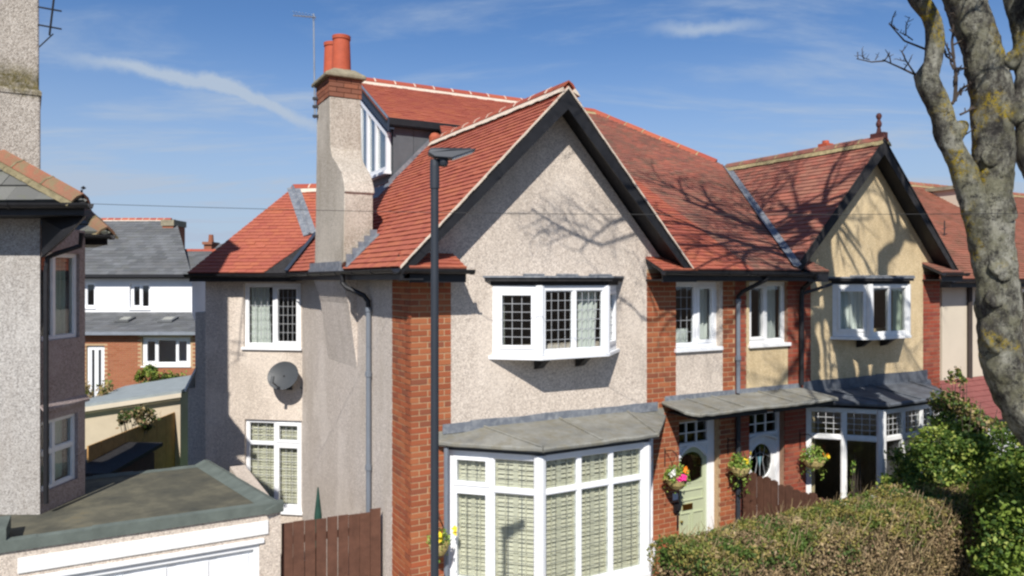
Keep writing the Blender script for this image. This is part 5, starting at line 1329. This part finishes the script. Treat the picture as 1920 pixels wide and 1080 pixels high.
tile_slope([(X_(355, 34), 33.7, Z_(514, 34)), (X_(355, 34)+5.2, 33.7, Z_(514, 34)), (X_(355, 34)+5.2, 37.5, 7), (X_(355, 34), 37.5, 7)], (1, 0, 0), M_['slate'], F2, 'roof', gauge=.28, width=.33, th=.01)
b = MB(); b.box(X_(395, 45), 44, 5, X_(409, 45), 45, Z_(460, 45)); b.box(X_(393, 45), 43.9, Z_(460, 45), X_(411, 45), 45.1, Z_(455, 45)); b.lathe([(.16, Z_(455, 45)), (.13, Z_(441, 45))], 12, (X_(402, 45), 44.5, 0)); b.build('chimney', M_['brickstack'], F2)

# shed with pale walls
SH = thing('garden_shed', 'low pale shed with a grey sloping roof in the back garden behind the garage', 'shed', Matrix.Identity(4))
ks = 19.5
p0, p1 = X_(228, ks), X_(338, ks); zt0, zt1 = Z_(758, ks), Z_(733, ks)
b = MB(); b.prism([(p0-1.2, ks, 0), (p1, ks, 0), (p1, ks, zt1-.08), (p0-1.2, ks, zt0-.10)], (0, .12, 0)); b.prism([(p1-.12, ks+.12, 0), (p1-.12, ks+2.6, 0), (p1-.12, ks+2.6, zt1-.08), (p1-.12, ks+.12, zt1-.08)], (.12, 0, 0)); b.build('shed_wall', M_['shed'], SH)
b = MB(); b.prism([(p0-1.4, ks-.2, zt0-.12), (p1+.12, ks-.2, zt1-.02), (p1-.2, ks+2.9, zt1+.10), (p0-1.4, ks+2.9, zt0+.0)], (0, 0, .07)); b.build('shed_roof', M_['shedroof'], SH)
b = MB(); b.prism([(p0-1.4, ks-.225, zt0-.24), (p1+.12, ks-.225, zt1-.13), (p1+.12, ks-.225, zt1-.02), (p0-1.4, ks-.225, zt0-.12)], (0, .02, 0)); b.build('fascia_board', M_['cream'], SH)
for px in (262, 300): b = MB(); b.box(X_(px, ks)-.02, ks-.012, .1, X_(px, ks)+.02, ks-.001, zt0-.15); b.build('cover_strip', M_['shed'], SH)
OF = thing('low_outbuilding', 'dark low outbuilding roof in deep shade beyond the garage', 'outbuilding', Matrix.Identity(4))
b = MB(); b.box(X_(110, 15), 15, 0, X_(200, 15), 17.0, 1.28); b.build('outbuilding_wall', simple('dark_brick_wall', (.10, .06, .05), .9), OF)
b = MB(); b.prism([(X_(110, 15)-.3, 14.8, 1.30), (X_(200, 15)+.15, 14.8, 1.28), (X_(200, 15)+.15, 17.1, 1.40), (X_(110, 15)-.3, 17.1, 1.42)], (0, 0, .08)); b.build('outbuilding_roof', M_['black_dull'], OF)
bf = thing('back_fence', 'orange-brown boarded fence between the back gardens, at the end of the lawn', 'fence', Matrix.Identity(4))
for i in range(26):
    x = X_(300, 24)+i*.16; b = MB(); b.box(x+.005, 24, .06, x+.155, 24.02, 1.95+.03*math.sin(i*1.9)); b.build('board', M_['fence_tan'], bf)
b = MB(); b.box(X_(300, 24), 24.02, 1.2, X_(300, 24)+4.1, 24.07, 1.28); b.build('rail', M_['fence_tan'], bf)
for i in range(16):
    y = 15.5+i*.5; b = MB(); b.box(X_(342, 20)+.0, y+.008, .06, X_(342, 20)+.03, y+.492, 1.75); b.build('side_board', M_['fence_tan'], bf)

def bush(name, label, cat, blobs, n, size, mats, seed=1, stem=None, group=None, tones=None, spread=1.0):
    """blobs: (centre, (rx,ry,rz)); leaves fill clumps in the shell of each blob"""
    rs = np.random.RandomState(seed); c0 = blobs[0][0]
    th = thing(name, label, cat, T(c0[0], c0[1], 0), group); off = np.array([c0[0], c0[1], 0])
    P = []; N = []
    tot = sum(r[0]*r[1]*r[2] for _, r in blobs)
    for c, r in blobs:
        m = int(n*r[0]*r[1]*r[2]/tot); k = max(4, m//60)
        d = rs.normal(0, 1, (k, 3)); d /= np.linalg.norm(d, axis=1)[:, None]; rad = rs.uniform(.45, 1.0, (k, 1))**.6
        cc = d*rad*np.array(r); idx = rs.randint(0, k, m)
        p = cc[idx]+rs.normal(0, .12, (m, 3))*np.array(r)*rs.uniform(.6, 1.6, (m, 1))
        P.append(p+np.array(c)); N.append(p/np.array(r)+np.array([0, 0, .5]))
    P = np.concatenate(P); N = np.concatenate(N); N /= np.linalg.norm(N, axis=1)[:, None]+1e-9
    P = P-off; ok = P[:, 2] > .03; P, N = P[ok], N[ok]
    cl = np.array([noise.noise(Vector(q)*2.2) for q in P]); tone = np.clip(.5+.6*cl+rs.normal(0, .18, len(P)), 0, .99)
    mi = rs.randint(0, len(mats), len(P)) if len(mats) > 1 else np.zeros(len(P), int)
    leaf_cloud('foliage', P, N, size, mats, mi, th, tone, spread)
    s = MB(); rr = random.Random(seed)
    for c, r in blobs:
        for i in range(7):
            e = Vector((c[0]-off[0]+rr.uniform(-.8, .8)*r[0], c[1]-off[1]+rr.uniform(-.8, .8)*r[1], c[2]+rr.uniform(-.3, .9)*r[2])); b0 = Vector((rr.uniform(-.15, .15), rr.uniform(-.15, .15), 0))
            mid = (b0+e)/2+Vector((rr.uniform(-.1, .1), rr.uniform(-.1, .1), .1)); s.tube([b0, mid, e], [.018, .012, .004], 5)
    s.build('stems', M_['twigbark'], th)
    return th
bush('garden_shrub', 'straggly shrub with pale seed heads beside the brick lean-to', 'shrub', [((X_(178, 21), 21, 1.7), (.5, .5, .9)), ((X_(200, 20.5), 20.5, 1.7), (.35, .4, .4))], 2200, .05, [M_['leaf_hedge'], M_['twig']], 3)
bush('yellow_shrub', 'small yellow-green shrub against the far brick wall under the window', 'shrub', [((X_(275, 27), 27, 1.7), (.35, .3, .5))], 1500, .05, [M_['leaf_shrub']], 4)
bush('garden_shrub', 'low green hedge plants along the foot of the far brick wall', 'shrub', [((X_(330, 26.8), 26.8, 1.2), (1.0, .3, .6)), ((X_(365, 26.4), 26.4, 1.2), (.5, .3, .6))], 3500, .05, [M_['leaf_shrub'], M_['leaf_dark']], 5)
bush('dark_shrub', 'dark leafless-looking shrub in the shade beside the neighbour house', 'shrub', [((X_(178, 16), 17.8, 1.9), (.4, .3, .35)), ((X_(200, 17), 18.0, 1.8), (.3, .3, .3))], 1200, .045, [M_['leaf_dark'], M_['twig']], 6)
# conifer tip and cane behind the gate
cp = onM(MH @ Mseg((-1.33, 2.0), (0, 2.0)), 578, 935)
pc = Hw(-.72, 1.6, 0)
par = thing('closed_parasol', 'dark green folded parasol standing behind the side gate', 'parasol', T(pc.x, pc.y, 0))
b = MB(); b.lathe([(.075, 1.0), (.07, 1.6), (.05, 2.0), (.010, 2.36), (0, 2.38)], 10); b.build('canopy', simple('dark_green_cloth', (.02, .06, .045), .8, var=.3), par)
b = MB(); b.tube([(0, 0, .13), (0, 0, 1.0)], .02, 8); b.build('pole', M_['galv'], par)

# ================================================================ right-hand neighbour
HCn = thing('house', 'cream rendered house with brown tiled roof behind the tree on the right', 'house', MH.copy())
s0, d0_ = 11.72, .45
w = MB(); wall(w, 24, 0, 5.2, [(13.6, 15.2, 3.7, 5.0)], .25, x0=s0); 
for v in range(len(w.v)): w.v[v] = (w.v[v][0], w.v[v][1]+d0_, w.v[v][2])
w.box(s0, d0_+.25, 0, s0+.25, 9, 5.2); w.build('rendered_wall', M_['cream'], HCn)
flatwin(HCn, T(0, d0_, 0), 13.6, 15.2, 3.7, 5.0, (1, 1, 1), (1,), {(0, 0)}, 'window', None)
tile_slope([(s0-.3, d0_-.35, 5.22), (24, d0_-.35, 5.22), (24, 4.6, 7.95), (s0+1.2, 4.6, 7.95)], (1, 0, 0), M_['tileC'], HCn, 'front_roof_slope')
b = MB(); b.slab([(s0-.3, d0_-.35, 5.22), (s0+1.2, 4.6, 7.95), (s0-.3, 9, 5.22)], .05); b.slab([(s0+1.2, 4.6, 7.95), (24, 4.6, 7.95), (24, 9, 5.4), (s0-.3, 9, 5.22)], .05); b.build('rear_roof_slope', M_['tileC'], HCn)
ridge_line((s0+1.2, 4.6, 8.0), (24, 4.6, 8.0), HCn, M_['tileC'], M_['mortar_moss'], n=26)
gutter(HCn, (s0-.3, d0_-.42, 5.2), (24, d0_-.42, 5.18))
b = MB(); b.box(s0-.28, d0_-.34, 5.05, 24, d0_-.002, 5.16); b.build('eave_board', M_['black'], HCn)
b = MB(); b.tube([(12.62, d0_-.05, 5.1), (12.62, d0_-.05, 2.9)], .05, 8); b.build('downpipe', simple('brown_pipe', (.05, .04, .035), .6), HCn)
pq = MH.inverted() @ at(1797, 365, 21)
b = MB(); b.box(pq.x-.5, pq.y-.3, 7.0, pq.x+.9, pq.y+.5, pq.z+.10); chn = b.build('chimney', M_['cream'], HCn)
b = MB(); b.box(pq.x-.6, pq.y-.4, pq.z+.10, pq.x+1.0, pq.y+.6, pq.z+.20); b.lathe([(.12, pq.z+.2), (.10, pq.z+.35)], 10, (pq.x, pq.y, 0)); b.build('chimney_cap', M_['conc'], chn)
for k_i, (px_i, py_i) in enumerate(((1771, 450),)):
    pr = MH.inverted() @ at(px_i, py_i, 17.5); b = MB(); b.tube([(pr.x, pr.y, pr.z-.5), (pr.x, pr.y, pr.z+.45)], .015, 5)
    b.tube([(pr.x-.12, pr.y, pr.z+.1), (pr.x+.12, pr.y, pr.z+.16)], .008, 5); b.tube([(pr.x-.1, pr.y, pr.z+.25), (pr.x+.1, pr.y, pr.z+.3)], .008, 5); b.build('roof_aerial', M_['black'], HCn)
G2 = thing('garage', 'low white-walled garage with a dull red roof behind the shrub on the right', 'garage', MH.copy())
b = MB(); b.box(11.0, -.9, 0, 14.9, -.7, 2.62); b.box(11.0, -.7, 0, 11.2, .4, 2.62); b.build('garage_wall', M_['white_render'], G2)
tile_slope([(10.9, -1.05, 2.66), (15.2, -1.05, 2.66), (15.2, .42, 3.15), (10.9, .42, 3.15)], (1, 0, 0), M_['redroof'], G2, 'garage_roof', gauge=.2, width=.3)
b = MB(); b.box(10.9, -1.06, 2.52, 15.2, -1.03, 2.66); b.build('eave_board', M_['black'], G2)

# ================================================================ hedge
rs = np.random.RandomState(11)
HG = thing('clipped_hedge', 'long clipped hedge, green on top with bare brown twigs on its sunny side', 'hedge', MH @ T(4.9, -2.2, 0))
hs0, hs1, hd0, hd1, hz_ = 2.35-4.9, 8.45-4.9, -2.72+2.2, -1.72+2.2, 2.17
def hedge_pts(n):
    P = []; Nn = []; mi = []; tn = []
    for i in range(n):
        u_ = rs.rand(); f = rs.rand()
        s_ = hs0+(hs1-hs0)*rs.rand()
        if f < .40: d_, z_, nn = hd0+(hd1-hd0)*rs.rand(), hz_, (0, 0, 1)
        elif f < .84: d_, z_, nn = hd0, .15+(hz_-.15)*rs.rand(), (0, -1, 0)
        elif f < .94: s_, d_, z_, nn = hs0, hd0+(hd1-hd0)*rs.rand(), .15+(hz_-.15)*rs.rand(), (-1, 0, 0)
        else: s_, d_, z_, nn = hs1, hd0+(hd1-hd0)*rs.rand(), .15+(hz_-.15)*rs.rand(), (1, 0, 0)
        q = Vector((s_, d_, z_))
        b_ = noise.noise(q*1.3)*.09+noise.noise(q*3.5)*.05+.0
        edge = 0
        # rounded shoulders
        tz_ = max(0, z_-(hz_-.18))/.18; td = max(0, (hd0+.18)-d_)/.18, max(0, d_-(hd1-.18))/.18
        q = q+Vector(nn)*(b_-.02); 
        r_ = tz_*max(td); q.z -= .07*r_*r_; q.y += (.07 if td[0] > td[1] else -.07)*r_*r_
        q += Vector(rs.normal(0, .022, 3))
        P.append(tuple(q)); Nn.append(nn)
        green = (z_-(hz_-.50))/.50 + .9*noise.noise(q*2.0)+.4*noise.noise(q*5)+rs.normal(0, .15)
        if nn[2] == 1: green = .80+.8*noise.noise(q*2.2)+rs.normal(0, .15)
        g_ = green > (.62 if nn[2] != 1 else .55) or rs.rand() < .07
        mi.append(0 if g_ else 1); tn.append(min(.99, max(0, .5+1.3*noise.noise(q*2.4+Vector((9, 0, 0)))+rs.normal(0, .14))))
    return np.array(P), np.array(Nn, float), np.array(mi), np.array(tn)
P_h, N_h, mi_h, tn_h = hedge_pts(62000)
leaf_cloud('foliage', P_h, N_h, .021, [M_['leaf_hedge'], M_['twig']], mi_h, HG, tn_h, spread=1.1, aspect=.5, kind='stuff')
tw = MB()
for i in range(2600):
    s_ = random.uniform(hs0, hs1); z_ = random.uniform(.2, hz_-.05); top = random.random() < .25
    q = Vector((s_, hd0+random.uniform(-.03, .05), z_)) if not top else Vector((s_, random.uniform(hd0, hd1), hz_-.03))
    d = Vector((random.uniform(-.5, .5), random.uniform(-.5, .1), random.uniform(.4, 1))).normalized()*random.uniform(.08, .2)
    tw.tube([q, q+d], [.004, .002], 3, False)
tw.build('twigs', M_['twig'], HG, kind='stuff')
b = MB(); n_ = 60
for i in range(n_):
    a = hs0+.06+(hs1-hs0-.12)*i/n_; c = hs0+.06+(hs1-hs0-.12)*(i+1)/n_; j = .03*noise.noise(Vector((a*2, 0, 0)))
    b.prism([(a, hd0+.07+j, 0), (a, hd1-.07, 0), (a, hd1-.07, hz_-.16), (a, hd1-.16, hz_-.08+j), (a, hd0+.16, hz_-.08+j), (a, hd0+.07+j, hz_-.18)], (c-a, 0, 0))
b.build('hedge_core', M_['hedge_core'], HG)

# ================================================================ shrubs on the right
bush('leafy_shrub', 'big bright green leafy shrub spreading under the tree at the right edge', 'shrub',
     [(tuple(at(1915, 950, 9.7)), (.52, .6, .65)), (tuple(at(1920, 1050, 9.3)), (.52, .55, .8)), (tuple(at(1880, 860, 11.2)), (.6, .4, .45)), (tuple(at(1945, 880, 10.0)), (.5, .5, .6)), (tuple(at(1900, 1080, 9.6)), (.42, .4, .6))], 26000, .031, [M_['leaf_shrub']], 21)
bush('leafy_shrub', 'light green shrub in front of the cream house bay window', 'shrub',
     [(tuple(at(1738, 880, 11.4)), (.50, .5, .42)), (tuple(at(1700, 912, 11.0)), (.36, .4, .22)), (tuple(at(1775, 850, 11.4)), (.45, .5, .45)), (tuple(at(1668, 915, 11.2)), (.16, .2, .16)), (tuple(at(1768, 800, 11.8)), (.22, .25, .25))], 11500, .029, [M_['leaf_shrub']], 22)
bush('dark_shrub', 'dark evergreen shrub between the two lighter green shrubs', 'shrub',
     [(tuple(at(1812, 850, 12.0)), (.34, .4, .55)), (tuple(at(1865, 985, 10.6)), (.30, .3, .5))], 11000, .030, [M_['leaf_dark']], 23)
bush('tall_shrub', 'tall thin shrub with sparse reddish shoots rising above the cream house canopy', 'shrub',
     [(tuple(at(1790, 775, 11.9)), (.34, .4, .36)), (tuple(at(1835, 800, 11.9)), (.36, .3, .36)), (tuple(at(1795, 725, 12.0)), (.16, .16, .30)), (tuple(at(1762, 740, 12.1)), (.13, .13, .2))], 3000, .034, [M_['leaf_hedge'], M_['leaf_shrub'], M_['twig']], 24)

# ================================================================ the street tree
ZT = 8.6
tb = at(2082, 1330, ZT)
TR = thing('sycamore_tree', 'bare lichen-spotted street tree with knobbly limbs at the right edge', 'tree', T(tb.x, tb.y, 0))
TRo = Vector((tb.x, tb.y, 0))
def tp(x, y, k=ZT): return at(x, y, k)-TRo
pxm = ZT/1400
tk = MB()
trunk = [(2085, 1375, 64), (2080, 1250, 58), (2065, 1100, 54), (2035, 980, 52), (2000, 880, 52), (1953, 800, 50), (1925, 757, 48), (1900, 705, 44), (1878, 640, 40), (1872, 580, 39), (1868, 520, 38), (1862, 460, 37), (1858, 400, 37), (1860, 330, 35), (1862, 250, 35), (1856, 170, 37), (1842, 100, 36), (1822, 40, 36), (1800, -30, 34), (1775, -140, 30), (1760, -270, 26)]
tree_tube(tk, [tp(x, y) for x, y, r in trunk], [r*pxm*.93 for x, y, r in trunk], 64, .075, .5)
for (x, y, r) in ((1860, 505, 26), (1848, 560, 18), (1885, 215, 26), (1842, 300, 18), (1850, 640, 20), (1868, 400, 22), (1880, 120, 18)):       # knots
    c = tp(x, y)+Vector((0, -36*pxm*.75, 0)); 
    rr = r*pxm; n0 = len(tk.v); tk.lathe([(0.02*rr, -rr*.4), (rr*.8, -rr*.25), (rr, 0), (rr*.85, rr*.35), (rr*.45, rr*.42), (.02*rr, rr*.2)], 14)
    Mk = Matrix.Translation(c) @ Matrix.Rotation(R(90+random.uniform(-15, 15)), 4, 'X') @ Matrix.Rotation(R(random.uniform(-10, 10)), 4, 'Y')
    for i in range(n0, len(tk.v)):
        v = Mk @ Vector(tk.v[i]); v += Vector((noise.noise(v*14), noise.noise(v*14+Vector((5, 0, 0))), noise.noise(v*14+Vector((0, 5, 0)))))*rr*.35; tk.v[i] = tuple(v)
tk.build('trunk', M_['bark'], TR, smooth=True)
def limb(pts, name='limb', k0=ZT, k1=ZT, n=44, jit=.09):
    m = MB(); P = []; 
    for i, (x, y, r) in enumerate(pts): k = k0+(k1-k0)*i/(len(pts)-1); P.append(tp(x, y, k))
    tree_tube(m, P, [r*pxm*.93 for _, _, r in pts], n, jit, .5); return m.build(name, M_['bark'], TR, smooth=True)
limb([(1862, 520, 32), (1845, 440, 30), (1824, 370, 25), (1800, 305, 22), (1776, 255, 23), (1766, 215, 19), (1750, 178, 22), (1738, 148, 23), (1748, 118, 16), (1753, 85, 17), (1752, 55, 16), (1742, 25, 16), (1722, -5, 17), (1700, -60, 16), (1690, -150, 14)], k1=8.3)
limb([(1741, 160, 20), (1728, 146, 15), (1718, 138, 8)], 'knob'); limb([(1780, 262, 22), (1800, 240, 16), (1812, 232, 7)], 'knob')
limb([(2070, 1150, 50), (2100, 950, 46), (2085, 700, 42), (2040, 520, 36), (1985, 400, 30), (1945, 320, 27), (1930, 250, 26), (1938, 150, 26), (1950, 50, 25), (1960, -80, 22), (1950, -200, 20)], k0=ZT, k1=8.9)
limb([(1872, 260, 22), (1895, 205, 18), (1922, 170, 20), (1925, 100, 22), (1915, 30, 22), (1900, -30, 22), (1880, -120, 20)], k1=8.4)
limb([(1905, 130, 20), (1930, 60, 18), (1945, 0, 16), (1950, -70, 14)], k1=8.0)
def twigs(root, kids, r=3.0):
    m = MB()
    def go(p, q, r0, depth):
        d = q-p; mid = p+d*.5+Vector((random.uniform(-1, 1), random.uniform(-1, 1), random.uniform(-1, 1)))*d.length*.09
        m.tube([p, mid, q], [r0, r0*.8, r0*.55], 5)
        if depth <= 0: return
        for t_ in (.35, .55, .75, .95):
            if random.random() < .8:
                s = p+d*t_; a = Vector((random.uniform(-1, 1), random.uniform(-.6, .6), random.uniform(-.2, 1))).normalized()
                go(s, s+(d.normalized()*.5+a).normalized()*d.length*random.uniform(.22, .42), r0*.6, depth-1)
    for (x0, y0, x1, y1, rr) in kids: go(tp(x0, y0), tp(x1, y1), rr*pxm, 2)
    return m.build('twigs', M_['twigbark'], TR, kind='stuff')
twigs(None, [(1716, 140, 1655, 112, 2.2), (1660, 114, 1606, 110, 1.6), (1716, 140, 1690, 95, 1.8), (1735, 92, 1668, 45, 2.2), (1790, 190, 1788, 110, 4), (1788, 110, 1790, 35, 3.2), (1789, 128, 1825, 128, 2.2), (1785, 195, 1830, 150, 3.2), (1800, 215, 1828, 200, 2.4), (1790, 110, 1772, 80, 2), (1806, 255, 1826, 240, 1.5)])
# crown above the picture: long limbs reaching over the street; their shadows fall on the two houses
cr = random.Random(5)
crown = MB(); ntube = [0]
def above(w):   # keep a point just over the picture's top edge when it is in view sideways
    zmin = HC+(525+45)/1400*max(w.y, .5)
    return w if w.z > zmin or w.y < .3 else Vector((w.x, w.y, zmin+cr.uniform(0, .25)))
def grow(p, d, L, r, depth):
    P = [p]; rr = [r]; n = 5; q = p.copy(); dd = d.normalized()
    for i in range(n):
        dd = (dd+Vector((cr.uniform(-1, 1), cr.uniform(-1, 1), cr.uniform(-.7, .9)))*.20).normalized(); q = above(q+dd*(L/n)); P.append(q.copy()); rr.append(r*(1-.5*(i+1)/n))
    crown.tube([x-TRo for x in P], rr, 7 if r > .03 else 4, False); ntube[0] += 1
    if depth <= 0: return
    k = {4: 6, 3: 6, 2: 5, 1: 4}[depth]
    for j in range(k):
        t_ = .25+.75*(j+cr.random())/k; i = min(n-1, int(t_*n)); a = P[i]+(P[i+1]-P[i])*(t_*n-i)
        sd = dd.cross(Vector((cr.uniform(-1, 1), cr.uniform(-1, 1), cr.uniform(-1, 1)))).normalized()
        nd = (dd*.75+sd*.85+Vector((0, 0, .15))).normalized()
        grow(a, nd, L*cr.uniform(.42, .66), r*(1-.5*t_)*.58, depth-1)
W_ = lambda x, y, k: at(x, y, k)
grow(W_(1760, -270, ZT), Vector((-1.3, -.9, .55)), 3.4, .13, 4)
grow(W_(1690, -150, 8.3), Vector((-1.1, -.2, .75)), 3.0, .09, 4)
grow(W_(1760, -270, ZT), Vector((-.35, -.5, 1)), 3.0, .12, 3)
grow(W_(1950, -200, 8.9), Vector((.2, -.7, 1)), 3.0, .12, 3)
grow(W_(1870, -120, 8.4), Vector((-.5, -1.0, .5)), 3.2, .11, 3)
for (tx_, ty_, zt_, yy_, Lb) in ((1130, 440, 10.4, 7.0, 1.0), (1190, 380, 10.6, 7.2, 1.1), (1440, 470, 12.2, 7.2, 1.4), (1270, 720, 11.2, 7.2, 1.3), (1500, 450, 13.0, 7.6, 1.9), (1480, 350, 14.4, 7.8, 1.8), (1570, 330, 13.9, 7.9, 1.6), (1450, 380, 14.2, 7.6, 1.9), (1560, 400, 13.6, 7.8, 1.8), (1640, 560, 13.2, 7.9, 1.5), (1700, 600, 13.5, 7.9, 1.4)):
    T_ = at(tx_, ty_, zt_); S_ = T_+TOSUN*((zt_-yy_)/(-TOSUN.y)); S_ = above(S_)
    O_ = W_(1720, -220, 8.4) if tx_ < 1500 else W_(1760, -270, ZT)
    mid = (O_+S_)/2+Vector((0, cr.uniform(-.3, .3), cr.uniform(.2, .6)))
    path = [O_, (O_+mid)/2+Vector((0, 0, .12)), mid, (mid+S_)/2+Vector((0, .1, .05)), S_]; path = [above(q) for q in path]
    crown.tube([q-TRo for q in path], [.050, .038, .030, .022, .016], 7, False)
    dr_ = (S_-mid).normalized()
    grow(S_, (dr_+Vector((-.1, .2, -.2))).normalized(), Lb, .019, 3); grow(mid, (dr_+Vector((0, .6, -.3))).normalized(), Lb, .019, 3); grow(S_, (dr_+Vector((.1, -.3, .6))).normalized(), Lb*.8, .014, 3)
crown.build('crown_branches', M_['bark'], TR, smooth=True)

# ================================================================ hanging baskets and plants
def basket(label, c, cols, seed, r=.16, wallpt=None, trail=.2, n=420):
    rsb = np.random.RandomState(seed)
    th = thing('hanging_basket', label, 'hanging basket', MH @ T(*c)); th['group'] = 'hanging flower baskets on the front walls'
    b = MB(); b.lathe([(.0, -.12), (r*.55, -.11), (r*.85, -.05), (r, .02), (r*.9, .03), (0, .0)], 16); b.build('basket', M_['coir'], th)
    P = rsb.normal(0, 1, (n, 3)); P /= np.linalg.norm(P, axis=1)[:, None]; P[:, 2] = np.abs(P[:, 2])*1.1-.15
    P = P*r*rsb.uniform(.6, 1.25, (n, 1)); P[:, 2] += .05; N = P.copy()+1e-3; tr = rsb.rand(n) < .22; P[tr, 2] -= rsb.rand(tr.sum())*trail; N /= np.linalg.norm(N, axis=1)[:, None]
    leaf_cloud('leaves', P, N, .022, [M_['leaf_basket']], np.zeros(n, int), th)
    fm_ = {}
    for i, (col, x, y, z, s) in enumerate(cols):
        if col not in fm_:
            f = MB()
            for k in range(12):
                a = k*2.4; q = .5+.5*(k/12); pz = .3*(1-k/12)
                f.add([(0, 0, pz*.4), (math.cos(a-.35)*q, math.sin(a-.35)*q, pz), (math.cos(a)*q*1.15, math.sin(a)*q*1.15, pz*.6), (math.cos(a+.35)*q, math.sin(a+.35)*q, pz)], [(0, 1, 2, 3)])
            fm_[col] = f.mesh('flower', M_[col], recalc=False)
        for j in range(3 if s > .04 else 1):
            M = T(x+rsb.normal(0, .02), y+rsb.normal(0, .02), z+rsb.normal(0, .015)) @ Matrix.Rotation(R(rsb.uniform(40, 100)), 4, 'X') @ Matrix.Rotation(rsb.uniform(-.6, .6), 4, 'Y') @ Matrix.Scale(s, 4)
            inst('flower', fm_[col], M, th)
    b = MB()
    wy = -c[1]-.004
    b.tube([(0, wy, .42), (0, wy, .15)], .008, 5); b.tube([(0, wy, .38), (0, wy*.4, .42), (0, 0, .38)], .007, 5)
    for k in range(3): a = k*2.09; b.tube([(0, 0, .38), (math.cos(a)*r, math.sin(a)*r, .03)], .003, 4)
    b.build('bracket_and_chain', M_['black'], th)
    return th
basket('flower basket with pink and orange blooms on the brick left of the green door', (4.02, -.26, 2.28), [('pink', -.04, -.13, .06, .055), ('pink', .02, -.15, .07, .05), ('orange', .09, -.08, .16, .04), ('orange', .15, -.05, .18, .04), ('yellow', .24, -.02, .10, .03), ('whitepetal', -.13, -.05, .14, .045), ('whitepetal', -.10, -.08, .18, .04)], 1)
basket('flower basket with yellow blooms on the brick between the two front doors', (5.30, -.26, 2.30), [('yellow', .0, -.12, .12, .045), ('yellow', .16, -.06, .20, .035), ('whitepetal', -.1, -.1, .0, .02)], 2, trail=.45)
basket('flower basket with yellow daffodils on the brick corner behind the lamp column', (.27, -.24, 1.98), [('yellow', -.08, -.12, .16, .035), ('yellow', .0, -.14, .11, .04), ('yellow', .16, -.05, .17, .04), ('yellow', .20, -.04, .12, .035)], 3, r=.13, n=220)
basket('flower basket with one orange bloom beside the cream house bay', (6.95, -.28, 2.22), [('orange', .17, -.10, .10, .045), ('yellow', .14, -.12, .08, .03)], 4, r=.18, trail=.3, n=500)
bush('climbing_plant', 'small climbing plant with yellow-green leaves at the cream house bay mullion', 'plant', [(tuple(Hw(7.55, -.62, 2.15)), (.10, .08, .22)), (tuple(Hw(7.5, -.6, 1.8)), (.12, .1, .3))], 260, .03, [M_['leaf_basket']], 31)
